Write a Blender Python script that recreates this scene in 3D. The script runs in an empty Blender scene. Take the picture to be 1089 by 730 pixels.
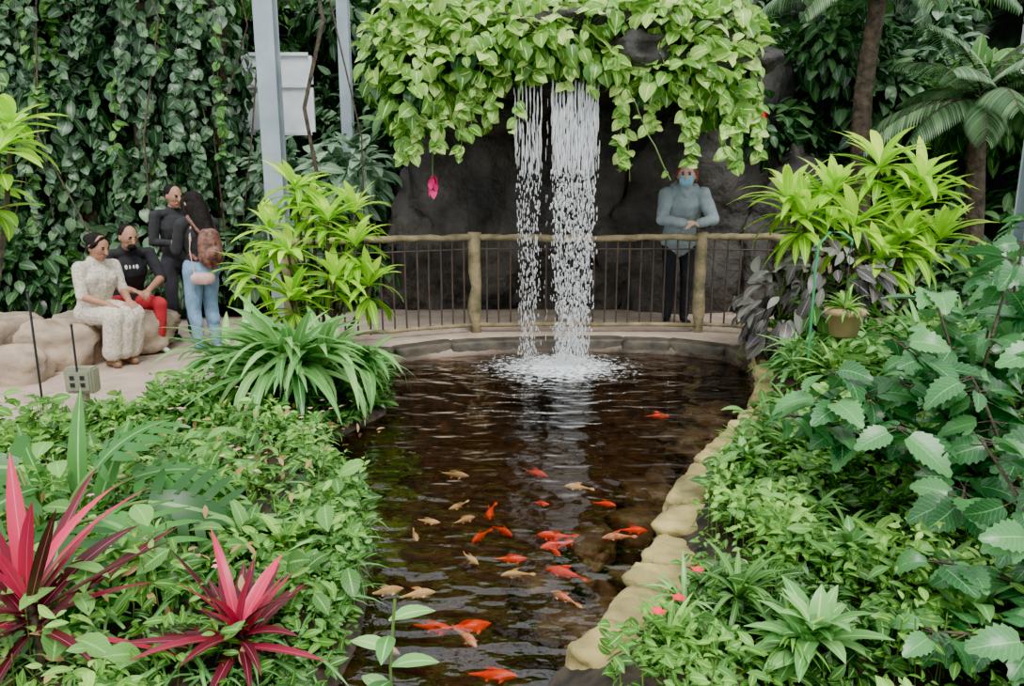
import bpy, bmesh, math, random
import numpy as np
from mathutils import Vector, Matrix, noise
from mathutils.bvhtree import BVHTree
rg = np.random.default_rng(7)
random.seed(7)
sc = bpy.context.scene
COL = sc.collection

# ------------------------------------------------------------------ materials
def new_mat(name):
    m = bpy.data.materials.new(name); m.use_nodes = True
    nt = m.node_tree; nt.nodes.clear()
    out = nt.nodes.new('ShaderNodeOutputMaterial')
    return m, nt, out
def N(nt, t, **kw):
    n = nt.nodes.new(t)
    for k, v in kw.items():
        if k in n.inputs.keys(): n.inputs[k].default_value = v
        else: setattr(n, k, v)
    return n
def ramp(nt, cols):
    r = nt.nodes.new('ShaderNodeValToRGB')
    els = r.color_ramp.elements
    while len(els) < len(cols): els.new(0.5)
    for e, (p, c) in zip(els, cols):
        e.position = p; e.color = (*c, 1)
    return r
def C4(c): return (c[0], c[1], c[2], 1)
def leaf_mat(name, c1, c2, c3, vein=None, veinw=.05, side=0.25, rough=.42, trans=.3, spec=.35):
    m, nt, out = new_mat(name); L = nt.links.new
    at = N(nt, 'ShaderNodeAttribute', attribute_name='tone_shade')
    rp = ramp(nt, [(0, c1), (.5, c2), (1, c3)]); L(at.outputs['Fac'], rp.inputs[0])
    uv = N(nt, 'ShaderNodeUVMap'); sp = N(nt, 'ShaderNodeSeparateXYZ'); L(uv.outputs[0], sp.inputs[0])
    def M(op, a, b=None, c=None):
        n = nt.nodes.new('ShaderNodeMath'); n.operation = op
        for i, v in enumerate((a, b, c)):
            if v is None: continue
            if isinstance(v, (int, float)): n.inputs[i].default_value = v
            else: L(v, n.inputs[i])
        return n.outputs[0]
    au = M('ABSOLUTE', M('SUBTRACT', sp.outputs[0], .5))
    mid = M('LESS_THAN', au, veinw)
    sv = M('GREATER_THAN', M('SINE', M('MULTIPLY', M('SUBTRACT', sp.outputs[1], M('MULTIPLY', au, .5)), 55.)), .86)
    f = M('MAXIMUM', M('MULTIPLY', mid, .7), M('MULTIPLY', sv, side))
    if vein is None: vein = tuple(min(1, x*1.5+.01) for x in c3)
    mx = N(nt, 'ShaderNodeMixRGB'); L(f, mx.inputs[0]); L(rp.outputs[0], mx.inputs[1]); mx.inputs[2].default_value = C4(vein)
    col = mx.outputs[0]
    b = N(nt, 'ShaderNodeBsdfPrincipled', Roughness=rough); L(col, b.inputs['Base Color']); b.inputs['Specular IOR Level'].default_value = spec
    t = N(nt, 'ShaderNodeBsdfTranslucent'); L(col, t.inputs[0])
    ms = N(nt, 'ShaderNodeMixShader'); ms.inputs[0].default_value = trans
    L(b.outputs[0], ms.inputs[1]); L(t.outputs[0], ms.inputs[2]); L(ms.outputs[0], out.inputs[0])
    return m
def simple(name, c, rough=.6, c2=None, scale=8., metal=0., bump=0., bscale=None, detail=6., dist=.03):
    m, nt, out = new_mat(name); L = nt.links.new
    b = N(nt, 'ShaderNodeBsdfPrincipled', Roughness=rough, Metallic=metal)
    tc = N(nt, 'ShaderNodeTexCoord')
    nz = N(nt, 'ShaderNodeTexNoise', Scale=scale, Detail=detail); L(tc.outputs['Object'], nz.inputs[0])
    if c2 is None: c2 = tuple(x*.75 for x in c)
    rp = ramp(nt, [(.32, c2), (.68, c)]); L(nz.outputs[0], rp.inputs[0]); L(rp.outputs[0], b.inputs['Base Color'])
    if bump:
        n2 = N(nt, 'ShaderNodeTexNoise', Scale=bscale or scale*2, Detail=8.); L(tc.outputs['Object'], n2.inputs[0])
        bp = N(nt, 'ShaderNodeBump', Strength=bump, Distance=dist); L(n2.outputs[0], bp.inputs['Height']); L(bp.outputs[0], b.inputs['Normal'])
    L(b.outputs[0], out.inputs[0])
    return m

M_stem = simple('stem_green', (.12, .2, .04), .5)
M_bark = simple('bark', (.12, .085, .055), .85, (.03, .025, .018), 14., bump=.8)
M_ivy = leaf_mat('ivy_leaf', (.016, .042, .02), (.045, .11, .05), (.16, .28, .13), rough=.36, trans=.2, spec=.45)
M_dark = leaf_mat('dark_jungle_leaf', (.012, .034, .016), (.038, .1, .036), (.12, .25, .085), rough=.35, trans=.25, spec=.45)
M_mid = leaf_mat('midgreen_leaf', (.02, .065, .016), (.07, .2, .035), (.2, .43, .1))
M_grey = leaf_mat('greygreen_leaf', (.05, .11, .06), (.15, .27, .16), (.32, .46, .3), rough=.45)
M_pothos = leaf_mat('pothos_leaf', (.06, .19, .025), (.2, .44, .06), (.56, .76, .22), rough=.36, trans=.35, side=.08)
M_drac = leaf_mat('dracaena_leaf', (.18, .44, .02), (.4, .76, .04), (.7, .96, .1), rough=.38, trans=.42, side=0.)
M_strap = leaf_mat('strap_leaf', (.04, .15, .035), (.12, .34, .08), (.3, .56, .18), rough=.32, trans=.25, side=0.)
M_cover = leaf_mat('groundcover_leaf', (.022, .085, .012), (.12, .33, .04), (.36, .64, .13), trans=.35, side=.05)  # dark end of the ramp paints the shade between low leaves
M_hib = leaf_mat('hibiscus_leaf', (.016, .075, .024), (.042, .17, .048), (.14, .38, .11), rough=.32, trans=.22, side=.25, veinw=.02, spec=.45)
M_phil = leaf_mat('philodendron_leaf', (.025, .1, .02), (.05, .2, .035), (.1, .31, .06), rough=.36, trans=.25, side=0, veinw=.015, vein=(.25, .5, .15))
M_ti = leaf_mat('ti_leaf', (.045, .018, .016), (.15, .012, .026), (.7, .03, .1), vein=(.8, .14, .24), veinw=.03, side=0., rough=.34, trans=.22)
M_cro = leaf_mat('stromanthe_leaf', (.03, .025, .028), (.09, .08, .075), (.24, .25, .2), vein=(.34, .32, .3), rough=.35, trans=.12)
M_palm = leaf_mat('palm_leaf', (.05, .11, .05), (.1, .2, .09), (.24, .38, .18), rough=.4, side=0.)
M_red = simple('red_petal', (.8, .02, .04), .5)
M_mag = simple('magenta_petal', (.85, .01, .2), .5)
M_pink = simple('pink_petal', (.85, .35, .42), .5)
M_dead = simple('dry_leaf', (.4, .24, .1), .8)

# ------------------------------------------------------------------ mesh collector
def nrm(a): return a/np.maximum(np.linalg.norm(a, axis=-1, keepdims=True), 1e-9)
def template(prof, cols=(-1, 0, 1), sweep=None, fold=.2, inner=None):
    n = len(prof); S, W, U = [], [], []
    for i in range(n):
        s = i/(n-1)
        for w in cols:
            p = prof[i] if (inner is None or abs(w) == 1) else inner[i]
            sw = (sweep[i] if sweep is not None else 0)*abs(w)
            S.append(s+sw); W.append(w*p*.5); U.append(fold*abs(w)*p*.5)
    k = len(cols); F = []
    for i in range(n-1):
        for j in range(k-1):
            a = i*k+j; F.append((a, a+1, a+k+1, a+k))
    uvw = np.array([[w*.5+.5 for w in cols]]*n).ravel()
    return dict(S=np.array(S), W=np.array(W), U=np.array(U), F=np.array(F), u=uvw)
T_ov = template([.05, .7, 1, .95, .6, .03])
T_lan = template([.15, .6, .95, 1, .85, .55, .03])
T_heart = template([.25, 1, 1.15, 1., .62, .04], sweep=[-.18, -.12, -.04, 0, 0, 0])
T_strap = template([.55, .8, .95, 1, 1, .9, .7, .4, .03], fold=.35)
T_blade = template([.7, 1, .95, .8, .55, .02], fold=.5)
pr = []
for i in range(15):
    s = i/14; e = (math.sin(math.pi*min(1, s*.93+.07)**.72))**.8*1.02+.02
    pr.append(e*(1 if i % 2 else .82))
pr[-1] = .02
T_hib = template(pr, cols=(-1, -.5, 0, .5, 1), sweep=[.03 if i % 2 else -.01 for i in range(15)], fold=.25)
def lobed():
    S, W, U, F, u = [], [], [], [], []
    n = 14
    for i in range(n+1):
        s = i/n; e = math.sin(math.pi*min(1, s*.9+.1)**.8)**.7; h = (.17*e+.01) if i < n else .01
        for w in (-1, 0, 1): S.append(s*.96); W.append(w*h); U.append(.15*abs(w)*h); u.append(.5+w*.12)
        if i: a = 3*(i-1); F += [(a, a+1, a+4, a+3), (a+1, a+2, a+5, a+4)]
    m = 6
    for i in range(m):
        s0 = i/m*.92; s1 = s0+.115; e = math.sin(math.pi*min(1, (s0+.05)*.88+.12)**.8)**.7
        for sg in (-1, 1):
            b = len(S); x0 = .13*e; x1 = .58*e; sw = .12+.14*s0
            for w_, f_ in [(1, 0), (1.05, .4), (.9, .75), (.25, 1)]:
                xm = x0+(x1-x0)*f_; cm = (s0+s1)/2+sw*f_-(.16*f_ if i == 0 else 0)
                for r_ in (-1, 1): S.append(cm+r_*(s1-s0)*.5*w_); W.append(sg*xm); U.append(.15*xm-.12*f_*f_+.02*r_); u.append(.5+sg*(.14+.3*f_))
            for q in range(3): a = b+2*q; F.append((a, a+1, a+3, a+2))
    return dict(S=np.array(S), W=np.array(W), U=np.array(U), F=np.array(F), u=np.array(u))
T_lobe = lobed()

def sph_t(nu=8, nv=5):
    V, F = [], []
    for j in range(nv+1):
        th = math.pi*j/nv
        for i in range(nu):
            a = 2*math.pi*i/nu; V.append((math.sin(th)*math.cos(a), math.sin(th)*math.sin(a), math.cos(th)))
    for j in range(nv):
        for i in range(nu):
            F.append((j*nu+i, (j+1)*nu+i, (j+1)*nu+(i+1) % nu, j*nu+(i+1) % nu))
    return np.array(V), np.array(F)
SPH = sph_t(6, 4)
class Plant:
    def __init__(s, name, mats):
        s.name = name; s.mats = mats; s.V = []; s.F = []; s.MI = []; s.UV = []; s.R = []; s.n = 0
    def _add(s, V, F, mi, uv, r):
        s.V.append(V); s.F.append(F+s.n); s.MI.append(np.full(len(F), mi)); s.UV.append(uv); s.R.append(r); s.n += len(V)
    def leaves(s, P, D, Nn, L, W, T, k=.6, mi=0, tone_shade=None):
        P = np.atleast_2d(P); n = len(P); D = nrm(np.atleast_2d(D)*np.ones((n, 1))); Nn = np.atleast_2d(Nn)*np.ones((n, 1))
        side = nrm(np.cross(D, Nn)+1e-5); Nn = np.cross(side, D)
        L = np.ones(n)*L; W = np.ones(n)*W; k = np.maximum(np.ones(n)*k, 1e-3)
        S = T['S'][None, :]; kk = k[:, None]
        X = np.sin(kk*S)/kk; Z = -(1-np.cos(kk*S))/kk
        V = P[:, None, :] + L[:, None, None]*(D[:, None, :]*X[..., None]+Nn[:, None, :]*Z[..., None]) \
            + W[:, None, None]*(side[:, None, :]*T['W'][None, :, None]+Nn[:, None, :]*T['U'][None, :, None])
        m = len(T['S']); F = (T['F'][None]+(np.arange(n)*m)[:, None, None]).reshape(-1, 4)
        if tone_shade is None: tone_shade = rg.random(n)
        uv = np.stack([np.tile(T['u'], n), np.tile(T['S'], n)], 1)
        s._add(V.reshape(-1, 3), F, mi, uv, np.repeat(tone_shade, m))
    def tube(s, pts, rad, mi=1, k=6):
        pts = np.array(pts, float); n = len(pts); rad = np.ones(n)*rad
        t = nrm(np.gradient(pts, axis=0)); ref = np.array([0, 0, 1.]) if abs(t[0][2]) < .8 else np.array([1., 0, 0])
        a = nrm(np.cross(t, ref)); b = np.cross(t, a)
        an = np.arange(k)*2*math.pi/k
        V = pts[:, None]+rad[:, None, None]*(a[:, None]*np.cos(an)[None, :, None]+b[:, None]*np.sin(an)[None, :, None])
        F = [(i*k+j, i*k+(j+1) % k, (i+1)*k+(j+1) % k, (i+1)*k+j) for i in range(n-1) for j in range(k)]
        s._add(V.reshape(-1, 3), np.array(F), mi, np.zeros((n*k, 2))+.25, np.full(n*k, .5))
    def inst(s, P, Sc, mi=0, T=SPH):
        P = np.atleast_2d(P); n = len(P); Sc = np.atleast_2d(Sc)*np.ones((n, 1)); m = len(T[0])
        V = P[:, None]+T[0][None]*Sc[:, None]
        F = (T[1][None]+(np.arange(n)*m)[:, None, None]).reshape(-1, 4)
        s._add(V.reshape(-1, 3), F, mi, np.zeros((n*m, 2)), np.repeat(rg.random(n), m))
    def clump(s, c, r, n, L, W, T=T_ov, k=.7, mi=0, shell=.55, down=.35, lo=0., hi=1., up=.9):
        u = nrm(rg.normal(size=(n, 3))); rad = shell+(1-shell)*rg.random(n)[:, None]
        P = np.array(c)+u*np.array(r)*rad
        D = nrm(u*.8+rg.normal(size=(n, 3))*.45-np.array([0, 0, down]))
        Nn = nrm(u*.6+np.array([0, -.15, up])+rg.normal(size=(n, 3))*.25)
        f = .6+.75*rg.random(n)**1.3
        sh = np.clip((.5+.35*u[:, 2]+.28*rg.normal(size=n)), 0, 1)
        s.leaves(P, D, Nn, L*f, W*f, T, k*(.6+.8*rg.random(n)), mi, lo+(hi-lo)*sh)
    def rosette(s, c, n, L, W, T=T_strap, e0=.1, e1=1.4, k=1.1, mi=0, lo=0., hi=1., az=None):
        a = rg.random(n)*2*math.pi if az is None else az[0]+rg.random(n)*(az[1]-az[0])
        e = e0+(e1-e0)*rg.random(n)
        D = np.stack([np.cos(a)*np.cos(e), np.sin(a)*np.cos(e), np.sin(e)], 1)
        Nn = np.stack([-np.cos(a)*np.sin(e), -np.sin(a)*np.sin(e), np.cos(e)], 1)+rg.normal(size=(n, 3))*.12
        P = np.array(c)+D*.02*rg.random(n)[:, None]+np.array([0, 0, 1])*(rg.random(n)*.06*L)[:, None]
        f = .7+.45*rg.random(n)
        s.leaves(P, D, Nn, L*f, W*(.8+.35*rg.random(n)), T, k*(.5+rg.random(n)), mi, lo+(hi-lo)*np.clip(.3+.5*e/1.5+.25*rg.normal(size=n), 0, 1))
    def strand(s, p0, p1, n, L, W, T=T_heart, sag=.1, mi=0, r=.004, smi=1, lo=.2, hi=1.):
        p0 = np.array(p0, float); p1 = np.array(p1, float); t = np.linspace(0, 1, 10)[:, None]
        wob = np.cumsum(rg.normal(size=(10, 3))*.012, 0)
        pts = p0+(p1-p0)*t+wob+np.array([0, 0, -1])*sag*np.sin(t*math.pi)
        s.tube(pts, r, smi, 5)
        q = rg.random(n)*9; i = np.minimum(q.astype(int), 8); fr = (q-i)[:, None]
        P = pts[i]*(1-fr)+pts[i+1]*fr
        D = nrm(rg.normal(size=(n, 3))*[.8, .5, .3]+[0, -.2, -.5]); Nn = nrm(np.array([0, -.8, .6])+rg.normal(size=(n, 3))*.3)
        f = .7+.5*rg.random(n)
        s.leaves(P, D, Nn, L*f, W*f, T, .6, mi, lo+(hi-lo)*rg.random(n))
    def build(s, smooth=True):
        V = np.concatenate(s.V).astype(np.float32); F = np.concatenate(s.F).astype(np.int32)
        me = bpy.data.meshes.new(s.name); me.vertices.add(len(V)); me.vertices.foreach_set('co', V.ravel())
        me.loops.add(F.size); me.loops.foreach_set('vertex_index', F.ravel())
        me.polygons.add(len(F)); me.polygons.foreach_set('loop_start', (np.arange(len(F))*4).astype(np.int32))
        me.polygons.foreach_set('material_index', np.concatenate(s.MI).astype(np.int32))
        me.update(calc_edges=True)
        me.polygons.foreach_set('use_smooth', np.full(len(F), smooth))
        uv = np.concatenate(s.UV)[F.ravel()].astype(np.float32)
        l = me.uv_layers.new(name='UVMap'); l.data.foreach_set('uv', uv.ravel())
        a = me.attributes.new('tone_shade', 'FLOAT', 'POINT'); a.data.foreach_set('value', np.concatenate(s.R).astype(np.float32))
        for m in s.mats: me.materials.append(m)
        o = bpy.data.objects.new(s.name, me); COL.objects.link(o)
        return o

# ------------------------------------------------------------------ ground
POND = np.array([(.0, .4), (.1, 2.0), (.17, 2.19), (.26, 2.285), (.43, 2.57), (.635, 3.0), (.84, 3.58), (1.21, 4.25), (1.66, 4.97), (1.94, 5.67), (2.13, 6.43), (2.02, 6.85), (1.6, 7.12),
                 (.9, 7.25), (0, 7.2), (-.7, 7.03), (-1.13, 6.75), (-1.25, 6.2), (-1.0, 5.6), (-.95, 5.18), (-1.2, 4.6), (-1.2, 4.25), (-.85, 3.7), (-.66, 3.0), (-.6, 2.45), (-.65, 2.0), (-.7, .4)])
def sdist(x, y, poly):
    x = np.asarray(x, float); y = np.asarray(y, float); d = np.full(x.shape, 1e9); ins = np.zeros(x.shape, bool); n = len(poly)
    for i in range(n):
        a = poly[i]; b = poly[(i+1) % n]; e = b-a
        t = np.clip(((x-a[0])*e[0]+(y-a[1])*e[1])/(e@e), 0, 1)
        d = np.minimum(d, np.hypot(x-a[0]-t*e[0], y-a[1]-t*e[1]))
        c = ((a[1] > y) != (b[1] > y)) & (x < (b[0]-a[0])*(y-a[1])/(b[1]-a[1]+1e-12)+a[0])
        ins ^= c
    return np.where(ins, -d, d)
PATH = np.array([(-7, 9.0), (-7, 7.0), (-4.6, 6.4), (-4.0, 5.2), (-3.6, 4.6), (-2.5, 4.6), (-2.3, 6.2), (-1.9, 6.6), (-1.3, 6.6), (-.9, 6.9), (0, 7.2), (1., 7.25), (2.1, 7.0), (2.9, 6.8), (6, 7.3), (6, 8.8), (0, 8.9)])
def sm(t): t = np.clip(t, 0, 1); return t*t*(3-2*t)
def ground(x, y):
    x = np.asarray(x, float); y = np.asarray(y, float)
    d = sdist(x, y, POND); p = sdist(x, y, PATH)
    b = .22*sm((x-1.2)/1.2)*sm((6.6-y)/1.)+.02-.1*sm((-x-1.6)/.8)*sm((y-4.3)/1.)
    b = b+(.03*np.sin(x*5.1+y*3.3)+.03*np.sin(x*3.3-y*6.1))*sm(p/.3)
    h = np.where(d > 0, -.06+(b+.06)*sm(d/.25), -.06-.7*sm(-d/.3))
    return h
def gz(x, y): return float(ground(np.array([x]), np.array([y]))[0])
xs = np.linspace(-9, 9, 300); ys = np.linspace(-1.5, 13, 260)
X, Y = np.meshgrid(xs, ys); Z = ground(X, Y)
me = bpy.data.meshes.new('ground')
nx, ny = len(xs), len(ys); V = np.stack([X, Y, Z], -1).reshape(-1, 3)
idx = np.arange(nx*ny).reshape(ny, nx)
F = np.stack([idx[:-1, :-1], idx[:-1, 1:], idx[1:, 1:], idx[1:, :-1]], -1).reshape(-1, 4)
me.from_pydata(V.tolist(), [], F.tolist())
a = me.attributes.new('path', 'FLOAT', 'POINT'); a.data.foreach_set('value', sm(.5-sdist(X, Y, PATH)/.12).ravel().astype(np.float32))
m, nt, out = new_mat('soil_and_path'); L = nt.links.new
tc = N(nt, 'ShaderNodeTexCoord'); n1 = N(nt, 'ShaderNodeTexNoise', Scale=12., Detail=10.); L(tc.outputs['Object'], n1.inputs[0])
soil = ramp(nt, [(.35, (.012, .01, .007)), (.7, (.07, .045, .027))]); L(n1.outputs[0], soil.inputs[0])
n2 = N(nt, 'ShaderNodeTexNoise', Scale=4., Detail=10.); L(tc.outputs['Object'], n2.inputs[0])
pth = ramp(nt, [(.3, (.33, .25, .19)), (.7, (.5, .39, .31))]); L(n2.outputs[0], pth.inputs[0])
at = N(nt, 'ShaderNodeAttribute', attribute_name='path'); mx = N(nt, 'ShaderNodeMixRGB')
L(at.outputs['Fac'], mx.inputs[0]); L(soil.outputs[0], mx.inputs[1]); L(pth.outputs[0], mx.inputs[2])
b = N(nt, 'ShaderNodeBsdfPrincipled', Roughness=.8); L(mx.outputs[0], b.inputs['Base Color'])
bp = N(nt, 'ShaderNodeBump', Strength=.4, Distance=.03); L(n1.outputs[0], bp.inputs['Height']); L(bp.outputs[0], b.inputs['Normal']); L(b.outputs[0], out.inputs[0])
me.materials.append(m); me.polygons.foreach_set('use_smooth', np.ones(len(me.polygons), bool))
gob = bpy.data.objects.new('ground', me); COL.objects.link(gob)

# ------------------------------------------------------------------ water
WZ = -.12
bm = bmesh.new()
cen = np.array([.4, 4.5])
P2 = [c+(c-cen)/np.linalg.norm(c-cen)*.1 for c in POND]
bm.faces.new([bm.verts.new((p[0], p[1], WZ)) for p in P2]); bmesh.ops.triangulate(bm, faces=bm.faces[:])
me = bpy.data.meshes.new('pond_water'); bm.to_mesh(me); bm.free()
m, nt, out = new_mat('pond_water'); L = nt.links.new
tc = N(nt, 'ShaderNodeTexCoord')
mp = N(nt, 'ShaderNodeMapping'); mp.inputs['Location'].default_value = (-.42, -6.6, 0); L(tc.outputs['Object'], mp.inputs[0])
ln = nt.nodes.new('ShaderNodeVectorMath'); ln.operation = 'LENGTH'; L(mp.outputs[0], ln.inputs[0])
def MM(op, a, b=None):
    n = nt.nodes.new('ShaderNodeMath'); n.operation = op
    for i, v in enumerate((a, b)):
        if v is None: continue
        if isinstance(v, (int, float)): n.inputs[i].default_value = v
        else: L(v, n.inputs[i])
    return n.outputs[0]
mp2 = N(nt, 'ShaderNodeMapping'); mp2.inputs['Scale'].default_value = (1, 1.7, 1); L(tc.outputs['Object'], mp2.inputs[0])
nz = N(nt, 'ShaderNodeTexNoise', Scale=2.6, Detail=2.); L(mp2.outputs[0], nz.inputs[0])
nzf = N(nt, 'ShaderNodeTexNoise', Scale=9., Detail=2.); L(mp2.outputs[0], nzf.inputs[0])
ring = MM('SINE', MM('ADD', MM('MULTIPLY', ln.outputs['Value'], 30.), MM('MULTIPLY', nz.outputs[0], 16.)))
att = MM('DIVIDE', .3, MM('ADD', ln.outputs['Value'], .9))
hgt = MM('ADD', MM('ADD', MM('MULTIPLY', ring, att), MM('MULTIPLY', nz.outputs[0], 4.2)), MM('MULTIPLY', nzf.outputs[0], .35))
bp = N(nt, 'ShaderNodeBump', Strength=.6, Distance=.022); L(hgt, bp.inputs['Height'])
fr = N(nt, 'ShaderNodeFresnel', IOR=1.5); L(bp.outputs[0], fr.inputs['Normal'])
gl = N(nt, 'ShaderNodeBsdfGlossy', Roughness=.015); gl.inputs[0].default_value = (1, 1, 1, 1); L(bp.outputs[0], gl.inputs['Normal'])
tr = N(nt, 'ShaderNodeBsdfTransparent'); tr.inputs[0].default_value = (.82, .68, .54, 1)
ms = N(nt, 'ShaderNodeMixShader'); L(fr.outputs[0], ms.inputs[0]); L(tr.outputs[0], ms.inputs[1]); L(gl.outputs[0], ms.inputs[2])
fn = N(nt, 'ShaderNodeTexNoise', Scale=22., Detail=8.); L(tc.outputs['Object'], fn.inputs[0])
fm = MM('SUBTRACT', MM('ADD', fn.outputs[0], .28), MM('MULTIPLY', ln.outputs['Value'], .62))
fr2 = ramp(nt, [(.42, (0, 0, 0)), (.68, (1, 1, 1))]); L(fm, fr2.inputs[0])
df = N(nt, 'ShaderNodeBsdfDiffuse'); df.inputs[0].default_value = (.78, .82, .84, 1)
m2 = N(nt, 'ShaderNodeMixShader'); L(fr2.outputs[0], m2.inputs[0]); L(ms.outputs[0], m2.inputs[1]); L(df.outputs[0], m2.inputs[2]); L(m2.outputs[0], out.inputs[0])
me.materials.append(m); o = bpy.data.objects.new('pond_water', me); COL.objects.link(o)

# waterfall
m, nt, out = new_mat('falling_water'); L = nt.links.new
df = N(nt, 'ShaderNodeBsdfDiffuse'); df.inputs[0].default_value = (.95, .97, .98, 1)
tl = N(nt, 'ShaderNodeBsdfTranslucent'); tl.inputs[0].default_value = (.95, .97, .98, 1)
gl = N(nt, 'ShaderNodeBsdfGlossy', Roughness=.12); tr = N(nt, 'ShaderNodeBsdfTransparent')
a1 = N(nt, 'ShaderNodeMixShader'); a1.inputs[0].default_value = .45; L(df.outputs[0], a1.inputs[1]); L(tl.outputs[0], a1.inputs[2])
a2 = N(nt, 'ShaderNodeMixShader'); a2.inputs[0].default_value = .25; L(a1.outputs[0], a2.inputs[1]); L(gl.outputs[0], a2.inputs[2])
a3 = N(nt, 'ShaderNodeMixShader'); a3.inputs[0].default_value = .3; L(a2.outputs[0], a3.inputs[1]); L(tr.outputs[0], a3.inputs[2]); L(a3.outputs[0], out.inputs[0])
M_fall = m
wf = Plant('waterfall', [M_fall])
def stream(xc, xb, wt, wb, n, ns, r0, r1):
    t = rg.random(n)**.9
    z = 2.34-t*2.44; lane = rg.integers(0, ns, n)/(ns-1)*2-1
    x = xc+(xb-xc)*t+(lane*(1-.15*t)+rg.normal(size=n)*.07*(.25+t*3.4))*(wt+(wb-wt)*t)*.5
    y = 6.86-.2*np.sqrt(t)+rg.normal(size=n)*(.01+.035*t)
    ln_ = np.where(t < .3, .03+.05*rg.random(n), .008+.02*rg.random(n)); rr = (r0+(r1-r0)*rg.random(n)**2)
    wf.inst(np.stack([x, y, z], 1), np.stack([rr, rr, ln_], 1))
stream(.14, .15, .24, .13, 950, 8, .0022, .006)
stream(.55, .54, .4, .27, 3300, 13, .0025, .0085)
stream(.31, .3, .12, .1, 60, 3, .002, .003)
n = 900; aa = rg.random(n)*2*math.pi; rr = np.abs(rg.normal(size=n))*.18
wf.inst(np.stack([.45+np.cos(aa)*rr*1.5, 6.62+np.sin(aa)*rr, WZ+.005+rg.random(n)*.12*np.exp(-rr*4)], 1), (.002+.005*rg.random(n))[:, None])
wf.build()

# ------------------------------------------------------------------ rocks
def rock_geo(c, d, rz, p, seed, amp=.12, sub=4, fr=1.6):
    bm = bmesh.new(); bmesh.ops.create_icosphere(bm, subdivisions=sub, radius=1)
    R = Matrix.Rotation(rz, 3, 'Z'); off = Vector((seed*3.7, seed*1.3, seed*7.1))
    for v in bm.verts:
        q = v.co.copy(); r = 1/((abs(q.x)**p+abs(q.y)**p+abs(q.z)**p)**(1/p))
        r *= 1+amp*noise.fractal(q*fr+off, 1., 2., 5)
        v.co = R @ Vector((q.x*r*d[0], q.y*r*d[1], q.z*r*d[2]))+Vector(c)
    return bm
def rocks(name, lst, mat, smooth=True):
    me = bpy.data.meshes.new(name); big = bmesh.new()
    for i, (c, d, rz, p, *rest) in enumerate(lst):
        bm = rock_geo(c, d, rz, p, i+len(name), *rest); t = bpy.data.meshes.new('t'); bm.to_mesh(t); bm.free(); big.from_mesh(t); bpy.data.meshes.remove(t)
    big.to_mesh(me); big.free(); me.materials.append(mat)
    me.polygons.foreach_set('use_smooth', np.full(len(me.polygons), smooth))
    o = bpy.data.objects.new(name, me); COL.objects.link(o); return o
M_ystone = simple('yellow_sandstone', (.52, .41, .15), .8, (.15, .13, .05), 4., bump=.9, bscale=14.)
M_dstone = simple('dark_wet_stone', (.13, .105, .075), .45, (.035, .03, .022), 6., bump=.6)
M_bstone = simple('beige_boulder', (.44, .34, .24), .8, (.22, .165, .12), 5., bump=.8)
M_rock = simple('grotto_rock', (.085, .076, .066), .75, (.016, .015, .0145), 2.2, bump=1., bscale=4., dist=.15)
M_mossrock = simple('mossy_stone', (.14, .15, .06), .85, (.05, .045, .03), 6., bump=.7)
edge = POND[2:11]
seg = np.linalg.norm(np.diff(edge, axis=0), axis=1); cum = np.concatenate([[0], np.cumsum(seg)])
lst = []; s = .0
while s < cum[-1]:
    ll = random.uniform(.2, .38); mid = s+ll/2
    x = np.interp(mid, cum, edge[:, 0]); y = np.interp(mid, cum, edge[:, 1]); x2 = np.interp(mid+.05, cum, edge[:, 0]); y2 = np.interp(mid+.05, cum, edge[:, 1])
    x1 = np.interp(mid-.05, cum, edge[:, 0]); y1 = np.interp(mid-.05, cum, edge[:, 1])
    an = math.atan2(y2-y1, x2-x1); w = random.uniform(.1, .135)
    lst.append(((x+math.sin(an)*(w*.75), y-math.cos(an)*(w*.75), -.065+random.uniform(-.015, .02)), (ll*.475, w, .07), an+random.uniform(-.15, .15), 8, .2, 4))
    s += ll
rocks('stone_coping', lst, M_ystone)
edge = POND[10:18]; seg = np.linalg.norm(np.diff(edge, axis=0), axis=1); cum = np.concatenate([[0], np.cumsum(seg)]); lst = []; s = 0
while s < cum[-1]:
    ll = random.uniform(.4, .6); mid = s+ll/2
    x = np.interp(mid, cum, edge[:, 0]); y = np.interp(mid, cum, edge[:, 1])
    an = math.atan2(np.interp(mid+.05, cum, edge[:, 1])-np.interp(mid-.05, cum, edge[:, 1]), np.interp(mid+.05, cum, edge[:, 0])-np.interp(mid-.05, cum, edge[:, 0]))
    lst.append(((x+math.sin(an)*.07, y-math.cos(an)*.07, -.08), (ll*.56, .1, .085), an, 14, .05, 4)); s += ll
rocks('pond_rim_stones', lst, simple('rim_stone', (.13, .105, .075), .6, (.03, .027, .02), 5., bump=.6))
lst = []
for i in range(34):
    t = random.random(); y = 2.6+t*3.6; x = np.interp(y, POND[2:11, 1], POND[2:11, 0])-random.uniform(.12, .6)
    lst.append(((x, y, -.38+random.uniform(-.05, .05)), (random.uniform(.1, .2), random.uniform(.07, .15), random.uniform(.05, .12)), random.random()*3, 3, .25, 3))
rocks('submerged_rocks', lst, M_dstone)
lst = [((.2, 9.5, .9), (1.3, .7, 2.0), .1, 3.2, .45, 5, 1.6), ((1.9, 9.45, .9), (1.4, .75, 2.1), -.1, 3.2, .45, 5, 1.6), ((-.95, 9.3, .35), (.7, .5, 1.1), .2, 2.6, .4, 5), ((3.1, 9.1, .4), (.6, .6, 1.5), -.2, 2.6, .4, 5)]
lst += [((.5, 8.1, 2.66), (1.65, 1.22, .32), 0, 4, .25, 5), ((1.1, 6.95, 2.6), (.26, .3, .18), .3, 3, .3, 4), ((-.3, 8.6, 2.5), (.9, .8, .5), .3, 3, .3, 4)]
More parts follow.
